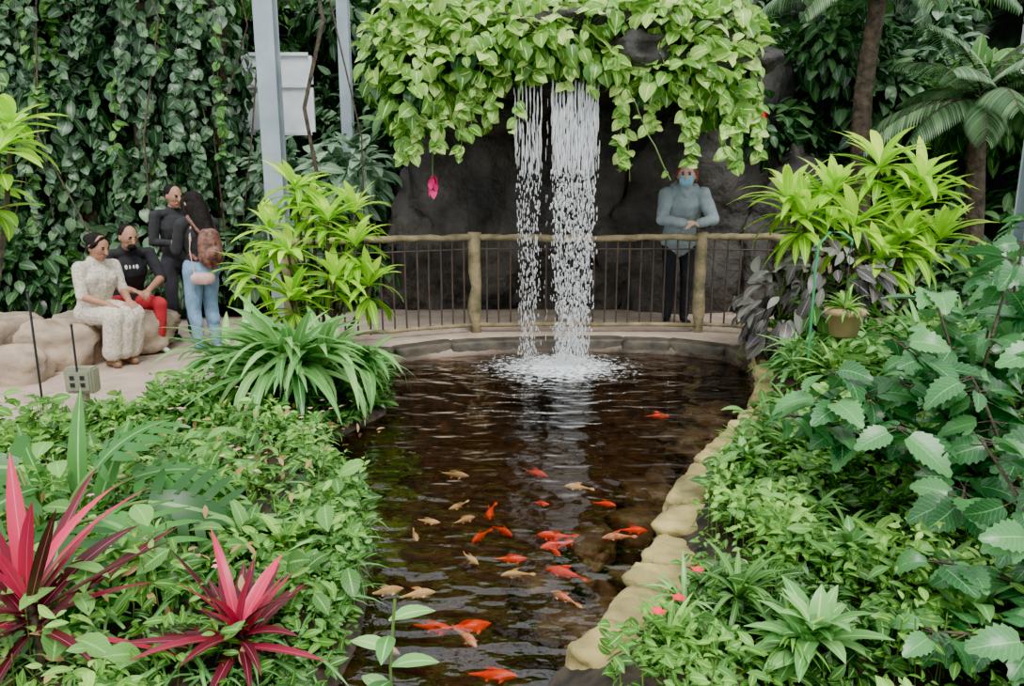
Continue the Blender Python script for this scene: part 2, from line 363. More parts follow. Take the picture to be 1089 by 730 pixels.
rocks('waterfall_grotto_rock', lst, M_rock)
rocks('rock_bench', [((-3.85, 7.1, .1), (.55, .36, .22), .2, 4, .2, 4), ((-4.0, 6.55, .06), (.34, .32, .27), .3, 3, .25, 4), ((-4.6, 6.6, .1), (.4, .35, .28), .9, 3, .25, 4)], M_bstone)
rocks('boulder', [((-4.05, 5.95, .0), (.25, .2, .2), .2, 3, .22, 4), ((-4.35, 5.75, -.05), (.24, .2, .24), .8, 3, .25, 4)], M_bstone)
rocks('mossy_boulder', [((1.55, 3.7, .1), (.14, .12, .12), .5, 3, .25, 4), ((1.25, 3.2, .02), (.12, .1, .08), .9, 3, .25, 4), ((2.3, 6.5, .05), (.25, .2, .15), .5, 3, .2, 4)], M_mossrock)

# ------------------------------------------------------------------ backdrop bank and greenhouse frame
xs = np.linspace(-9, 9, 150); zs = np.linspace(-.3, 4.4, 50)
V = []
for z in zs:
    for x in xs:
        y = 12.2-.045*x*x*1.0-.12*z
        q = Vector((x*.8, z*.8, 3.1)); y += .9*noise.fractal(q, 1., 2., 4)
        V.append((x, y, z+.3*noise.noise(q*2)))
idx = np.arange(len(xs)*len(zs)).reshape(len(zs), len(xs))
F = np.stack([idx[:-1, :-1], idx[:-1, 1:], idx[1:, 1:], idx[1:, :-1]], -1).reshape(-1, 4)
me = bpy.data.meshes.new('planted_bank'); me.from_pydata(V, [], F.tolist()); me.materials.append(simple('dark_undergrowth', (.03, .05, .025), .9, (.006, .012, .006), 5., bump=1.))  # noise mix of two dark greens behind the leaves
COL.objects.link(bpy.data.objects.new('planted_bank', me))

M_steel = simple('galvanised_steel', (.34, .4, .43), .45, (.23, .28, .31), 3., metal=.3, bump=.05)
def box_bm(bm, c, d, R=None):
    r = bmesh.ops.create_cube(bm, size=1)
    for v in r['verts']:
        v.co = Vector((v.co.x*d[0], v.co.y*d[1], v.co.z*d[2]))
        if R is not None: v.co = R @ v.co
        v.co += Vector(c)
def steel_post(x, y, w, z1, bolts=True):
    bm = bmesh.new(); t = w*.1
    box_bm(bm, (0, -w*.42, z1/2), (w, t, z1)); box_bm(bm, (0, w*.42, z1/2), (w, t, z1)); box_bm(bm, (0, 0, z1/2), (t, w*.76, z1))
    box_bm(bm, (0, 0, .02), (w*1.7, w*1.7, .04))
    bmesh.ops.bevel(bm, geom=bm.edges[:], offset=.004, segments=1, affect='EDGES')
    me = bpy.data.meshes.new('steel_column'); bm.to_mesh(me); bm.free(); me.materials.append(M_steel)
    o = bpy.data.objects.new('steel_column', me); o.location = (x, y, gz(x, y)); COL.objects.link(o)
steel_post(-2.5, 8.15, .2, 7.2); steel_post(-2.05, 9.75, .14, 7.2); steel_post(3.72, 5.45, .17, 7.2)
bm = bmesh.new()  # unseen roof lattice, added for streaks in the pond's reflection
for y in np.arange(-1, 13.1, 2.): box_bm(bm, (0, y, 7.3), (18, .1, .16))
for x in np.arange(-9, 9.1, 1.5): box_bm(bm, (x, 6, 7.2), (.07, 14, .1))
me = bpy.data.meshes.new('unseen_roof_beams'); bm.to_mesh(me); bm.free(); me.materials.append(M_steel); COL.objects.link(bpy.data.objects.new('unseen_roof_beams', me))
for i_, (wx, wy, wz) in enumerate([(-2.95, 10.0, 2.6), (6.3, 9.2, 3.2), (-6.9, 9.4, 3.3)]):  # pale panels added to give bright gaps in the foliage
    bm = bmesh.new(); box_bm(bm, (0, 0, 0), (.85, .04, .95))
    for x in (-.42, 0, .42): box_bm(bm, (x, -.03, 0), (.04, .05, 1.))
    for z in (-.48, .1, .48): box_bm(bm, (0, -.03, z), (.88, .05, .04))
    nm = 'bright_gap_panel_%d' % (i_+1)
    me = bpy.data.meshes.new(nm); bm.to_mesh(me); bm.free(); me.materials.append(simple('bright_gap_white', (.85, .88, .9), .4, (.5, .53, .56), 2.))  # opaque white, daylight behind the greenery put into the colour
    o = bpy.data.objects.new(nm, me); o.location = (wx, wy, wz); COL.objects.link(o)

# ------------------------------------------------------------------ fence
M_log = simple('peeled_log', (.34, .26, .14), .75, (.12, .105, .05), 7., bump=.6, bscale=20.)
M_bar = simple('rusty_bar', (.075, .05, .035), .6, (.035, .025, .02), 10.)
fe = Plant('rustic_pond_fence', [M_log, M_bar])
fpts = [(-2.0, 6.75), (-.37, 7.5), (1.88, 7.5), (3.0, 7.25)]
def log(pts, r, mi=0, k=12):
    p = np.array(pts, float); q = []
    for a, b in zip(p[:-1], p[1:]):
        for t in np.linspace(0, 1, 9)[:-1]: q.append(a+(b-a)*t)
    q.append(p[-1]); q = np.array(q); q += rg.normal(size=q.shape)*.006
    rad = r*(1+.08*rg.normal(size=len(q)))
    q = np.concatenate([q[:1], q, q[-1:]]); rad = np.concatenate([[.001], rad, [.001]])
    q[0] -= (q[2]-q[1])*.001; q[-1] += (q[-2]-q[-3])*.001
    fe.tube(q, rad, mi, k)
for (x, y) in fpts:
    log([(x, y, gz(x, y)-.05), (x, y, 1.02)], .06)
for (a, b) in zip(fpts[:-1], fpts[1:]):
    d = np.array(b)-np.array(a); ll = np.linalg.norm(d)
    mz = .985 - (.02 if ll > 2 else 0)
    log([(*a, .98), ((a[0]+b[0])/2, (a[1]+b[1])/2, mz), (*b, .98)], .034)
    log([(*a, .1), (*b, .1)], .022)
    nb = max(2, int(ll/.115))
    for i in range(1, nb):
        t = i/nb; x, y = a[0]+d[0]*t, a[1]+d[1]*t
        fe.tube([(x, y, .08), (x+rg.normal()*.004, y, .5), (x, y, .97)], .0095, 1, 6)
    fe.tube([(*a, .86), (*b, .86)], .008, 1, 6)
fe.build()

# ------------------------------------------------------------------ background vegetation
iv = Plant('ivy_covered_tree', [M_ivy, M_bark, M_mid])
def column(p, x, y, r, z0, z1, n, L, W, T, lo=0, hi=1):
    zz = np.linspace(z0-.1, z1, 12); pts = [(x+.08*math.sin(z*1.3+x), y, z) for z in zz]; p.tube(pts, np.linspace(r*.5, r*.3, 12), 1, 10)
    a = rg.random(n)*2*math.pi; z = z0+(z1-z0)*rg.random(n); bul = 1+.35*np.sin(z*2.1+x*3)+.3*np.sin(z*4.7+a*2)
    u = np.stack([np.cos(a), np.sin(a), 0*a], 1); P = np.array([x, y, 0])+u*(r*bul*(.7+.45*rg.random(n)))[:, None]+np.stack([0*z, 0*z, z], 1)
    D = nrm(rg.normal(size=(n, 3))*.5+u*.3-[0, 0, .7]); Nn = nrm(u+[0, 0, .5]+rg.normal(size=(n, 3))*.4); f = .5+.9*rg.random(n)
    p.leaves(P, D, Nn, L*f, W*f, T, .5, 0, np.clip(lo+(hi-lo)*(.42+.28*rg.normal(size=n)+.3*np.sin(z*2.3+a)), 0, 1))
for (x, y, r, n) in [(-6.1, 9.0, .42, 1900), (-5.2, 9.3, .4, 2200), (-4.1, 9.0, .42, 2400), (-3.5, 9.4, .26, 900), (-7.2, 8.3, .4, 1000)]:
    column(iv, x, y, r, 0, 4.5, n, .125, .1, T_heart)
for i in range(80):
    x = rg.choice([-6.2, -5.2, -4.2, -3.6])+rg.normal()*.3; y = rg.uniform(8.3, 9.0); z = rg.uniform(1.6, 4.5)
    iv.strand((x, y, z), (x+rg.normal()*.15, y, z-rg.uniform(.6, 1.8)), 26, .11, .085, mi=int(rg.random() < .25)*2, lo=.1, hi=.9)
for i in range(6):
    x = rg.uniform(-6.5, -2.); y = rg.uniform(8.4, 8.9); iv.tube([(x, y, 4.6), (x+rg.normal()*.2, y, 3.2), (x+rg.normal()*.3, y, 2.), (x+rg.normal()*.2, y, .4)], .01, 1, 5)
iv.tube([(-2.2, 8.5, 4.4), (-2.0, 8.5, 3.2), (-2.25, 8.5, 2.3), (-2.15, 8.5, 1.6)], .022, 1, 6)
iv.build()
bg = Plant('tropical_background_shrubs', [M_dark, M_bark, M_ivy, M_mid, M_grey])
k = 0
while k < 150:
    x = rg.uniform(-8, 8); z = rg.uniform(.1, 4.2); y = 11.6-.045*x*x-rg.random()*1.5-.15*(z < 2)
    if -4.2 < x < -2.3 and 1.8 < z < 3.6: y = 11.
    if abs(x) > 5.6 and z > 2.5 and k % 2: k += 1; continue
    if -1.4 < x < 3.3 and z < 3: y = max(y, 10.8)
    mi = rg.choice([0, 0, 2, 3, 4, 0]); sz = rg.uniform(.1, .26)
    T = [T_ov, T_lan, T_heart][rg.integers(3)]
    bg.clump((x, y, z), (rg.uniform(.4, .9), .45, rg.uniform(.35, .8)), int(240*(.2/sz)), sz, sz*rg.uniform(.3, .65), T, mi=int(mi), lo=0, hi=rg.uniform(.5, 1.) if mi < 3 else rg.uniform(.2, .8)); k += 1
for (x, y, z, r, n, L_, w, T, mi, hi) in [
    (-5.6, 8.6, .45, .6, 420, .2, .11, T_ov, 0, .7), (-6.3, 8.1, .3, .5, 300, .2, .1, T_ov, 2, .8), (-4.8, 8.8, .3, .5, 300, .16, .09, T_ov, 3, .5), (-6.5, 7.2, .2, .5, 300, .16, .09, T_lan, 0, .8),
    (-2.6, 9.2, 1.0, .5, 300, .22, .13, T_heart, 4, .8), (-1.9, 9.2, 1.6, .5, 300, .32, .12, T_lan, 4, 1), (-1.5, 9.2, .5, .5, 320, .2, .09, T_lan, 0, .8), (-2.4, 9.3, .3, .5, 320, .2, .09, T_ov, 3, .5), (-3.2, 9.0, .6, .5, 320, .2, .12, T_ov, 2, .9), (-2.9, 9.4, 1.6, .4, 220, .3, .12, T_lan, 4, .9),
    (-1.2, 9.7, 2.1, .5, 350, .24, .1, T_lan, 0, 1), (-1.6, 10.2, 2.4, .5, 300, .26, .1, T_lan, 2, .8), (-1.0, 9.2, 1.25, .35, 260, .15, .08, T_ov, 3, .8),
    (3.5, 8.9, .9, .6, 350, .24, .13, T_ov, 0, .9), (4.3, 8.6, .7, .6, 350, .24, .13, T_heart, 2, .9), (5.2, 8.4, .8, .7, 350, .22, .12, T_ov, 0, .9), (3.2, 9.3, 2.1, .6, 400, .2, .1, T_ov, 0, 1.), (4.2, 9.3, 2.4, .7, 400, .22, .11, T_heart, 2, 1.), (2.75, 8.7, 2.1, .4, 260, .17, .1, T_ov, 0, .9),
    (5.3, 8.9, 2.3, .7, 400, .28, .12, T_lan, 3, .6), (6.3, 8.4, 1.5, .8, 450, .24, .12, T_ov, 0, .9), (2.6, 9.5, 3.0, .7, 400, .2, .1, T_ov, 3, .6), (3.7, 9., 3.0, .6, 400, .2, .1, T_ov, 0, 1.), (-.9, 10., 3.2, .6, 380, .24, .12, T_ov, 0, .8),
    (5.0, 7.2, .5, .6, 380, .2, .1, T_ov, 3, .6), (4.2, 7.0, .45, .5, 380, .18, .09, T_lan, 0, 1), (6., 6.9, .9, .7, 380, .2, .1, T_ov, 0, 1)]:
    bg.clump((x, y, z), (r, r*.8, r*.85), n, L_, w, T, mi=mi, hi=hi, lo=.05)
bg.build()
# pothos canopy around the spout
po = Plant('pothos_vine', [M_pothos, M_stem, M_ivy])
for (x, y, z, rx, rz, n) in [(-.85, 6.95, 2.4, .38, .5, 200), (-.35, 6.9, 2.62, .4, .36, 190), (.05, 6.9, 2.66, .35, .3, 170), (.4, 6.9, 2.7, .4, .26, 170), (.8, 7.0, 2.9, .35, .18, 100), (1.5, 6.95, 2.6, .35, .38, 190), (1.3, 6.95, 2.9, .4, .18, 100), (1.75, 6.95, 2.42, .3, .42, 160), (1.98, 7.1, 2.45, .24, .5, 120),
                           (-.75, 7.1, 2.9, .5, .28, 170), (.1, 7.1, 2.95, .6, .22, 220), (1.0, 7.25, 3.0, .6, .22, 220), (1.8, 7.2, 2.9, .5, .3, 170), (-1.15, 7.2, 2.6, .25, .4, 90), (.8, 6.85, 2.5, .2, .12, 45), (1.25, 6.85, 2.38, .2, .16, 50)]:
    n = int(n*1.4)
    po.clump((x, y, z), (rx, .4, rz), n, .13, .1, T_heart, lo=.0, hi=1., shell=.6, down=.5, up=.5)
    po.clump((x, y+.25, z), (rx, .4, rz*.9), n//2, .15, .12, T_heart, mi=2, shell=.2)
for (x, z0, z1, n) in [(-1.0, 2.2, 1.7, 26), (-.8, 2.1, 1.75, 24), (-.6, 2.3, 1.8, 26), (-.45, 2.4, 1.75, 26), (-.3, 2.45, 1.85, 24), (-.1, 2.5, 2.1, 18), (-.2, 2.4, 1.95, 18), (.92, 2.5, 1.6, 30), (.98, 2.4, 1.45, 24), (1.2, 2.4, 2.0, 18), (1.45, 2.3, 1.8, 26), (1.6, 2.2, 1.7, 24), (1.8, 2.2, 1.75, 24), (1.95, 2.1, 1.6, 24), (2.1, 2.3, 1.75, 24), (.3, 2.55, 2.28, 12), (.5, 2.55, 2.3, 10), (.7, 2.55, 2.28, 10)]:
    y = 6.66+rg.random()*.15; po.strand((x, y, z0), (x+rg.normal()*.06, y, z1), n, .105, .08, sag=0, lo=.1)
for (a, b, sg) in [((-.2, 6.6, 2.5), (-.95, 6.6, 2.15), .35), ((.95, 6.6, 2.3), (1.4, 6.6, 1.6), -.05), ((-.1, 6.6, 2.9), (-1.1, 6.6, 2.8), .25), ((.1, 6.6, 2.5), (.0, 6.6, 1.95), .1)]:
    po.strand(a, b, 7, .1, .07, sag=sg, r=.006)
po.build()

# palms, upper right
pa = Plant('palm_tree', [M_palm, M_bark])
def frond(p, c, az, el, Ln, n=34, lw=.035, ll=.35, k=1.2):
    t = np.linspace(0, 1, 14); d = np.array([math.cos(az), math.sin(az), 0]); x = np.sin(k*t)/k
    ce, se = math.cos(el), math.sin(el); z = -(1-np.cos(k*t))/k
    pts = np.array(c)+Ln*(d*(x*ce-z*se)[:, None]+np.array([0, 0, 1])*(x*se+z*ce)[:, None])
    p.tube(pts, np.linspace(.014, .004, 14), 1, 5)
    q = np.linspace(.12, .99, n); P = np.stack([np.interp(q, t, pts[:, i]) for i in range(3)], 1)
    tan = nrm(np.stack([np.interp(q, t, np.gradient(pts[:, i])) for i in range(3)], 1)); side = nrm(np.cross(tan, [0, 0, 1.])+1e-4)
    for sg in (-1, 1):
        D = nrm(side*sg+tan*.6-np.array([0, 0, .35])); p.leaves(P, D, np.array([0, 0, 1.])+tan*.1, ll*np.sin(np.pi*(q*.85+.1))**.6, lw, T_blade, .7)
for (c, n, Ln) in [((4.75, 7.9, 2.3), 22, 1.15), ((3.75, 8.3, 3.6), 16, 1.3)]:
    zz = np.linspace(gz(c[0], c[1]), c[2], 10); pa.tube([(c[0]+.05*math.sin(z*2), c[1], z) for z in zz], np.linspace(.12, .08, 10), 1, 10)
    for i in range(n): frond(pa, c, i*2.4+.2, rg.uniform(.1, 1.4), Ln*rg.uniform(.8, 1.1), lw=.028, ll=.3)
pa.build()

# ------------------------------------------------------------------ dracaenas
def dracaena(name, base, tufts, Ln, W, n):
    p = Plant(name, [M_drac, M_bark, M_mid])
    b = np.array([base[0], base[1], gz(*base)])
    for (x, y, z) in tufts:
        e = np.array([x, y, z]); m_ = (b+e)/2+np.array([(x-b[0])*.2, (y-b[1])*.2, -.05])
        t = np.linspace(0, 1, 8)[:, None]; pts = b*(1-t)**2+2*m_*t*(1-t)+e*t*t; p.tube(pts, np.linspace(.017, .011, 8), 1, 6)
        p.rosette(e, n, Ln, W, T_lan, .0, 1.35, .9, lo=.1, hi=1.)
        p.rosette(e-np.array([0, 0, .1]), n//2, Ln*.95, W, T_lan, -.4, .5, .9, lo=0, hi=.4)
    p.build()
dracaena('dracaena_plant', (-1.62, 6.15), [(-1.72, 6.1, 1.45), (-1.95, 6.1, 1.12), (-1.45, 6.0, 1.2), (-1.25, 6.05, 1.0), (-1.75, 5.9, .95), (-2.05, 6., .78), (-1.4, 5.9, .75), (-1.15, 6.0, .68), (-1.7, 5.8, .6), (-1.62, 6.2, 1.3), (-1.3, 6.3, 1.25)], .36, .07, 24)
dracaena('dracaena_plant', (2.9, 6.2), [(2.55, 6.1, 1.4), (2.95, 6.2, 1.6), (3.3, 6.2, 1.3), (2.3, 6.0, 1.2), (2.7, 6.0, 1.15), (3.1, 6.0, 1.05), (2.6, 6.3, 1.3), (3.45, 6.1, 1.05), (2.2, 6.1, 1.35), (3.25, 6.1, 1.5), (2.9, 5.95, .9)], .44, .08, 24)
dracaena('lime_umbrella_plant', (-2.85, 3.6), [(-2.45, 3.7, 1.64), (-2.6, 3.8, 1.46), (-2.5, 3.9, 1.78)], .24, .085, 15)

for (x, y, Ln, n) in [(-1.5, 4.95, .72, 170), (-1.95, 5.4, .6, 60), (-1.15, 5.2, .5, 40)]:
    p = Plant('spider_lily_clump', [M_strap, M_stem])
    for j in range(5): p.rosette((x+rg.normal()*.09, y+rg.normal()*.09, gz(x, y)+.16), n//5, Ln, .065, T_strap, .35, 1.4, 1.7, lo=.0)
    p.tube([(x, y, gz(x, y)-.02), (x, y, gz(x, y)+.2)], .06, 1, 8); p.build()
for (x, y, Ln, n, m_) in [(1.95, 5.05, .32, 50, M_strap), (2.1, 4.7, .35, 50, M_cover), (2.2, 5.5, .4, 50, M_strap), (1.75, 4.55, .25, 40, M_cover), (3.3, 5.4, .6, 60, M_mid), (2.9, 5.2, .5, 60, M_strap), (3.5, 6.4, .7, 60, M_mid), (1.3, 3.95, .22, 40, M_cover), (.62, 2.45, .2, 40, M_strap), (.5, 2.15, .2, 40, M_cover)]:
    p = Plant('bromeliad_clump', [m_, M_stem]); p.rosette((x, y, gz(x, y)), n, Ln, .035 if Ln > .25 else .02, T_strap, .2, 1.4, 1.3); p.build()

p = Plant('stromanthe_plant', [M_cro, M_stem, M_mid])
p.clump((2.25, 6.1, .5), (.38, .3, .42), 190, .2, .085, T_lan, up=.5, down=.6)
p.clump((2.55, 5.9, .75), (.35, .3, .4), 110, .2, .085, T_lan, up=.5, down=.6)
p.clump((2.6, 6.0, .4), (.4, .35, .4), 160, .2, .07, T_lan, mi=2)
for i in range(10): p.tube([(2.3, 6.1, gz(2.3, 6.1)-.02), (2.3+rg.normal()*.1, 6.1, .4), (2.3+rg.normal()*.2, 6.05, .8)], .006, 1)
p.build()

# ------------------------------------------------------------------ ground covers
def cover(name, mats, n, test, L_, W_, T, h, k=.8, spread=1., zoff=.0, jit=.35, patch=None):
    p = Plant(name, mats); P = []
    while len(P) < n:
        x = rg.uniform(-3.6, 4.2, 4000); y = rg.uniform(1.2, 7.0, 4000); ok = test(x, y)
        if patch is not None: ok &= (np.sin(x*patch+y*2.1)*np.sin(y*patch*1.3-x*1.7)+.25*rg.normal(size=4000)) > .0
        P += list(np.stack([x, y], 1)[ok])
    P = np.array(P[:n]); g = ground(P[:, 0], P[:, 1]); g = np.maximum(g, -.05)
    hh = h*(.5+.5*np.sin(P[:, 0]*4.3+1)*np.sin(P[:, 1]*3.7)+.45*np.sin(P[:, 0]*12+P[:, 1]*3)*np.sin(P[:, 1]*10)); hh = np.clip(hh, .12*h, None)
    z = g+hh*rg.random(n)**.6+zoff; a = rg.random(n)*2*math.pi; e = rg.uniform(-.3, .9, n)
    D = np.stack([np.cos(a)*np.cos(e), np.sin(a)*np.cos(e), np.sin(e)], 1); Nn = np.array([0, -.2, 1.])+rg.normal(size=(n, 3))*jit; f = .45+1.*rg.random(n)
    p.leaves(np.stack([P[:, 0], P[:, 1], z], 1), D, Nn, L_*f, W_*f, T, k, 0, np.clip((z-g)/h*.75+.45*rg.random(n)-.1+.12*np.sin(P[:, 0]*6+P[:, 1]*5), 0, 1))  # lower leaves get darker tones: shade of the gaps painted in, plus random variation
    for i in range(min(260, n//12)):
        q = P[i]; p.tube([(q[0], q[1], g[i]-.01), (q[0]+rg.normal()*.02, q[1]+rg.normal()*.02, z[i]+.02)], .0025, 1, 4)
    return p
PD = lambda x, y: sdist(x, y, POND)
PT = lambda x, y: sdist(x, y, PATH)
left = lambda x, y: (PD(x, y) > -.06) & (x < 0) & (PT(x, y) > .05)
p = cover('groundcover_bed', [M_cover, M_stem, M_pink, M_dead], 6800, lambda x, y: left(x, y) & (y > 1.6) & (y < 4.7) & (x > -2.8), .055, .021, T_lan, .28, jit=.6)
n = 40; x = rg.uniform(-2.0, -.85, n); y = rg.uniform(2.2, 4.6, n); P = np.stack([x, y, ground(x, y)+.24], 1)
for j in range(5): a = j*1.257; p.leaves(P, [(math.cos(a), math.sin(a), .4)], [(0, 0, 1)], .016, .014, T_ov, .5, 2)
n = 320; x = rg.uniform(-2.2, -.8, n); y = rg.uniform(1.8, 4.6, n); p.leaves(np.stack([x, y, np.maximum(ground(x, y), -.05)+.22*rg.random(n)], 1), rg.normal(size=(n, 3)), np.array([0, 0, 1.])+rg.normal(size=(n, 3))*.5, .06, .022, T_ov, .6, 3); p.build()
p = cover('liriope_grass_bed', [M_strap, M_stem], 3000, lambda x, y: left(x, y) & (PD(x, y) > .02) & (y > 1.7) & (y < 4.8) & (x > -2.8), .18, .012, T_blade, .1, k=1.4, patch=2.6); p.build()
p = cover('broadleaf_groundcover', [M_mid, M_stem], 800, lambda x, y: left(x, y) & (y > 1.6) & (y < 4.8) & (x > -2.8), .1, .055, T_ov, .3, patch=3.7); p.build()
p = cover('creeping_fig_edge', [M_mid, M_stem], 3000, lambda x, y: (abs(PD(x, y)-.08) < .14) & (x < -.3) & (y < 6.6), .045, .025, T_ov, .2); p.build()
p = cover('fern_bed', [M_mid, M_stem], 4200, lambda x, y: left(x, y) & (y >= 4.3) & (y < 6.6) & (x > -2.6), .1, .028, T_lan, .25, jit=.6); p.build()
p = cover('low_shrub_bed', [M_cover, M_stem], 2000, lambda x, y: left(x, y) & (x <= -2.2) & (y < 4.9), .09, .045, T_ov, .3, jit=.5); p.build()
p = Plant('mixed_foliage_rosettes', [M_cover, M_stem, M_strap, M_mid])
for i in range(46):
    if i % 2: x, y = rg.uniform(-2.2, -.85), rg.uniform(2.4, 4.5)
    else: x, y = rg.uniform(.75, 1.9), rg.uniform(2.0, 3.8)
    if PD(np.array([x]), np.array([y]))[0] < .25: continue
    z = gz(x, y)+.08; m_ = int(rg.choice([0, 2, 3])); Ln = rg.uniform(.12, .22); T = [T_lan, T_strap, T_ov][rg.integers(3)]
    p.rosette((x, y, z), 26, Ln, Ln*(.28 if T is not T_strap else .1), T, .2, 1.4, 1.2, mi=m_, lo=.1, hi=.9); p.tube([(x, y, z-.1), (x, y, z+.03)], .008)
p.build()
rt = lambda x, y: (PD(x, y) > .18) & (x > 0)
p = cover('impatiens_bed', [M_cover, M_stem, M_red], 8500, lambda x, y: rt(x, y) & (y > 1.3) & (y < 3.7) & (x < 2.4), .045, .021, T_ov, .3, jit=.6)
for (x, y) in [(.5, 2.05), (.62, 2.3), (.42, 1.95)]:
    for j in range(5): a = j*1.257; p.leaves([(x, y, gz(x, y)+.22)], [(math.cos(a), math.sin(a), .8)], [(0, 0, 1)], .028, .018, T_ov, .5, 2)
p.build()
p = cover('trailing_groundcover', [M_mid, M_stem], 3000, lambda x, y: rt(x, y) & (y > 1.5) & (y < 3.7) & (x < 2.2), .07, .03, T_ov, .26, patch=3.2, jit=.5); p.build()
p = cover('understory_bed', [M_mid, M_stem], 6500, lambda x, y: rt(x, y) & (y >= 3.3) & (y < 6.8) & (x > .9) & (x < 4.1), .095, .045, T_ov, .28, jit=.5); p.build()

# ------------------------------------------------------------------ hibiscus shrub
def hibiscus(base, pts_, nl, Lf):
    p = Plant('hibiscus_shrub', [M_hib, M_bark])
    b = np.array([base[0], base[1], gz(*base)])
    for e in pts_:
        e = np.array(e); s0 = b+np.array([rg.normal()*.1, rg.normal()*.1, 0]); m_ = (s0+e)/2+np.array([0, 0, .1])
        t = np.linspace(0, 1, 12)[:, None]; pts = s0*(1-t)**2+2*m_*t*(1-t)+e*t*t; p.tube(pts, np.linspace(.009, .004, 12), 1, 6)
        q = np.concatenate([.3+.7*rg.random(nl), [1, 1, .98]])*11; i = np.minimum(q.astype(int), 10); f = (q-i)[:, None]; P = pts[i]*(1-f)+pts[i+1]*f
        n = len(P); a = rg.random(n)*2*math.pi; D = np.stack([np.cos(a), np.sin(a), rg.uniform(-.6, .3, n)], 1); D = nrm(D)
        Pe = P+D*.05
        for u, v in zip(P, Pe): p.tube([u, v], .0025, 1, 4)
        f = .45+.7*rg.random(n)
        p.leaves(Pe, D, np.array([0, -.35, 1.])+rg.normal(size=(n, 3))*.4, Lf*f, Lf*.68*f, T_hib, 1.0*rg.random(n)+.3, 0, np.clip(.1+.6*rg.random(n)+.35*(q/11-.5), 0, 1))
    p.build()
hibiscus((2.0, 3.0), [(1.35, 3.1, .72), (1.5, 2.9, .9), (1.75, 3.1, 1.05), (2.0, 3.0, 1.2), (2.3, 3.1, 1.2), (1.2, 3.2, .5), (1.45, 2.7, .6), (1.7, 2.7, .8), (2.0, 2.7, .9), (1.6, 2.5, .4), (1.85, 2.5, .6), (2.2, 3.4, 1.1), (1.3, 3., .62), (1.9, 3.2, .8), (1.6, 3.0, .7)], 22, .17)
hibiscus((1.75, 2.0), [(1.35, 2.2, .32), (1.5, 2.05, .5), (1.7, 2.2, .62), (1.5, 2.3, .7), (1.25, 2.0, .2), (1.75, 2.0, .4), (1.4, 1.8, .3), (1.85, 2.3, .85), (1.6, 1.75, .35)], 20, .135)
hibiscus((2.6, 4.0), [(2.3, 4.0, .7), (2.7, 4., 1.2), (2.1, 3.8, .5), (2.8, 3.9, 1.0), (2.5, 3.7, .75), (3.0, 4.4, 1.3)], 20, .17)

def heliconia(x, y, z, mat):
    p = Plant('hanging_red_flower', [mat, M_stem]); p.tube([(x, y+.1, z+.35), (x, y, z+.1), (x, y, z)], .006)
    for j in range(9): a = j*.7*2; p.leaves([(x, y, z+.07-.015*j)], [(math.cos(a)*.5, math.sin(a)*.5, -.8)], [(math.cos(a), math.sin(a), .5)], .12, .07, T_ov, .5, 0)
    p.build()
heliconia(-.72, 7.0, 1.52, M_mag); heliconia(2.2, 6.9, 2.1, M_red)

# ------------------------------------------------------------------ philodendron & ti plants
p = Plant('split_leaf_philodendron', [M_phil, M_stem])
b = np.array([-1.85, 2.75, gz(-1.85, 2.75)])
for (e, d, Ln) in [((-1.5, 2.55, .3), (.7, -.4, .05), .42), ((-1.45, 2.8, .26), (.85, .0, -.1), .4), ((-1.75, 2.6, .4), (-.2, -.6, .1), .42), ((-1.6, 2.45, .34), (.35, -.7, -.1), .42), ((-1.95, 2.8, .4), (-.7, -.3, .2), .42), ((-1.3, 2.5, .12), (.8, -.4, -.1), .36), ((-1.7, 2.9, .36), (.4, .3, .6), .36), ((-2.0, 2.5, .32), (-.6, -.4, .1), .42), ((-1.55, 2.3, .16), (.5, -.6, -.1), .38), ((-1.6, 3.0, .28), (.8, .4, .2), .4)]:
    e = np.array(e); m_ = (b+e)/2+np.array([0, 0, .1]); t = np.linspace(0, 1, 8)[:, None]; p.tube(b*(1-t)**2+2*m_*t*(1-t)+e*t*t, .008, 1, 6)
    p.leaves([e], [d], [np.array([-.1*d[0], -.45, .9])+rg.normal(size=3)*.2], Ln, Ln*.85, T_lobe, .9, 0, np.array([rg.uniform(.0, 1.)]))
p.build()
p = Plant('banana_shoot', [M_strap, M_stem])
for (x, y, Ln, lx, w_) in [(-1.85, 3.0, .62, .08, .085), (-1.8, 3.0, .5, .4, .08), (-1.95, 3.05, .5, -.35, .08), (-2.0, 2.9, .45, -.7, .09)]:
    p.leaves([(x, y, gz(x, y))], [(lx, -.1, 1)], [(0, -1, .2)], Ln, w_, T_lan, .3, 0, np.array([.4]))
p.build()
def ti(c, n, Ln, W, hs):
    p = Plant('red_ti_plant', [M_ti, M_bark]); z0 = gz(c[0], c[1]); p.tube([(c[0], c[1], z0-.02), (c[0]+.02, c[1], z0+hs/2), (c[0], c[1], z0+hs)], .014, 1)
    for j in range(n):
        a = j*2.4+rg.normal()*.3; f = j/n; e = .1+1.25*f+rg.normal()*.1; D = np.array([math.cos(a)*math.cos(e), math.sin(a)*math.cos(e), math.sin(e)])
        Nn = np.array([-math.cos(a)*math.sin(e), -math.sin(a)*math.sin(e), math.cos(e)])+rg.normal(size=3)*.2
        p.leaves([np.array([c[0], c[1], z0+hs*(.6+.5*f)])], [D], [Nn], Ln*rg.uniform(.7, 1.15), W*rg.uniform(.7, 1.1), T_strap, rg.uniform(.1, .9), 0, np.array([np.clip(rg.uniform(0, .5)+.5*(f > .7)+.45*(j % 4 == 0), 0, 1)]))
    p.build()
ti((-1.42, 2.0), 28, .46, .046, .26)
ti((-.85, 2.1), 28, .32, .042, .1)
ti((-1.62, 1.8), 18, .44, .046, .2)
p = Plant('waterside_seedling', [M_strap, M_stem]); b = np.array([-.36, 1.98, -.1])
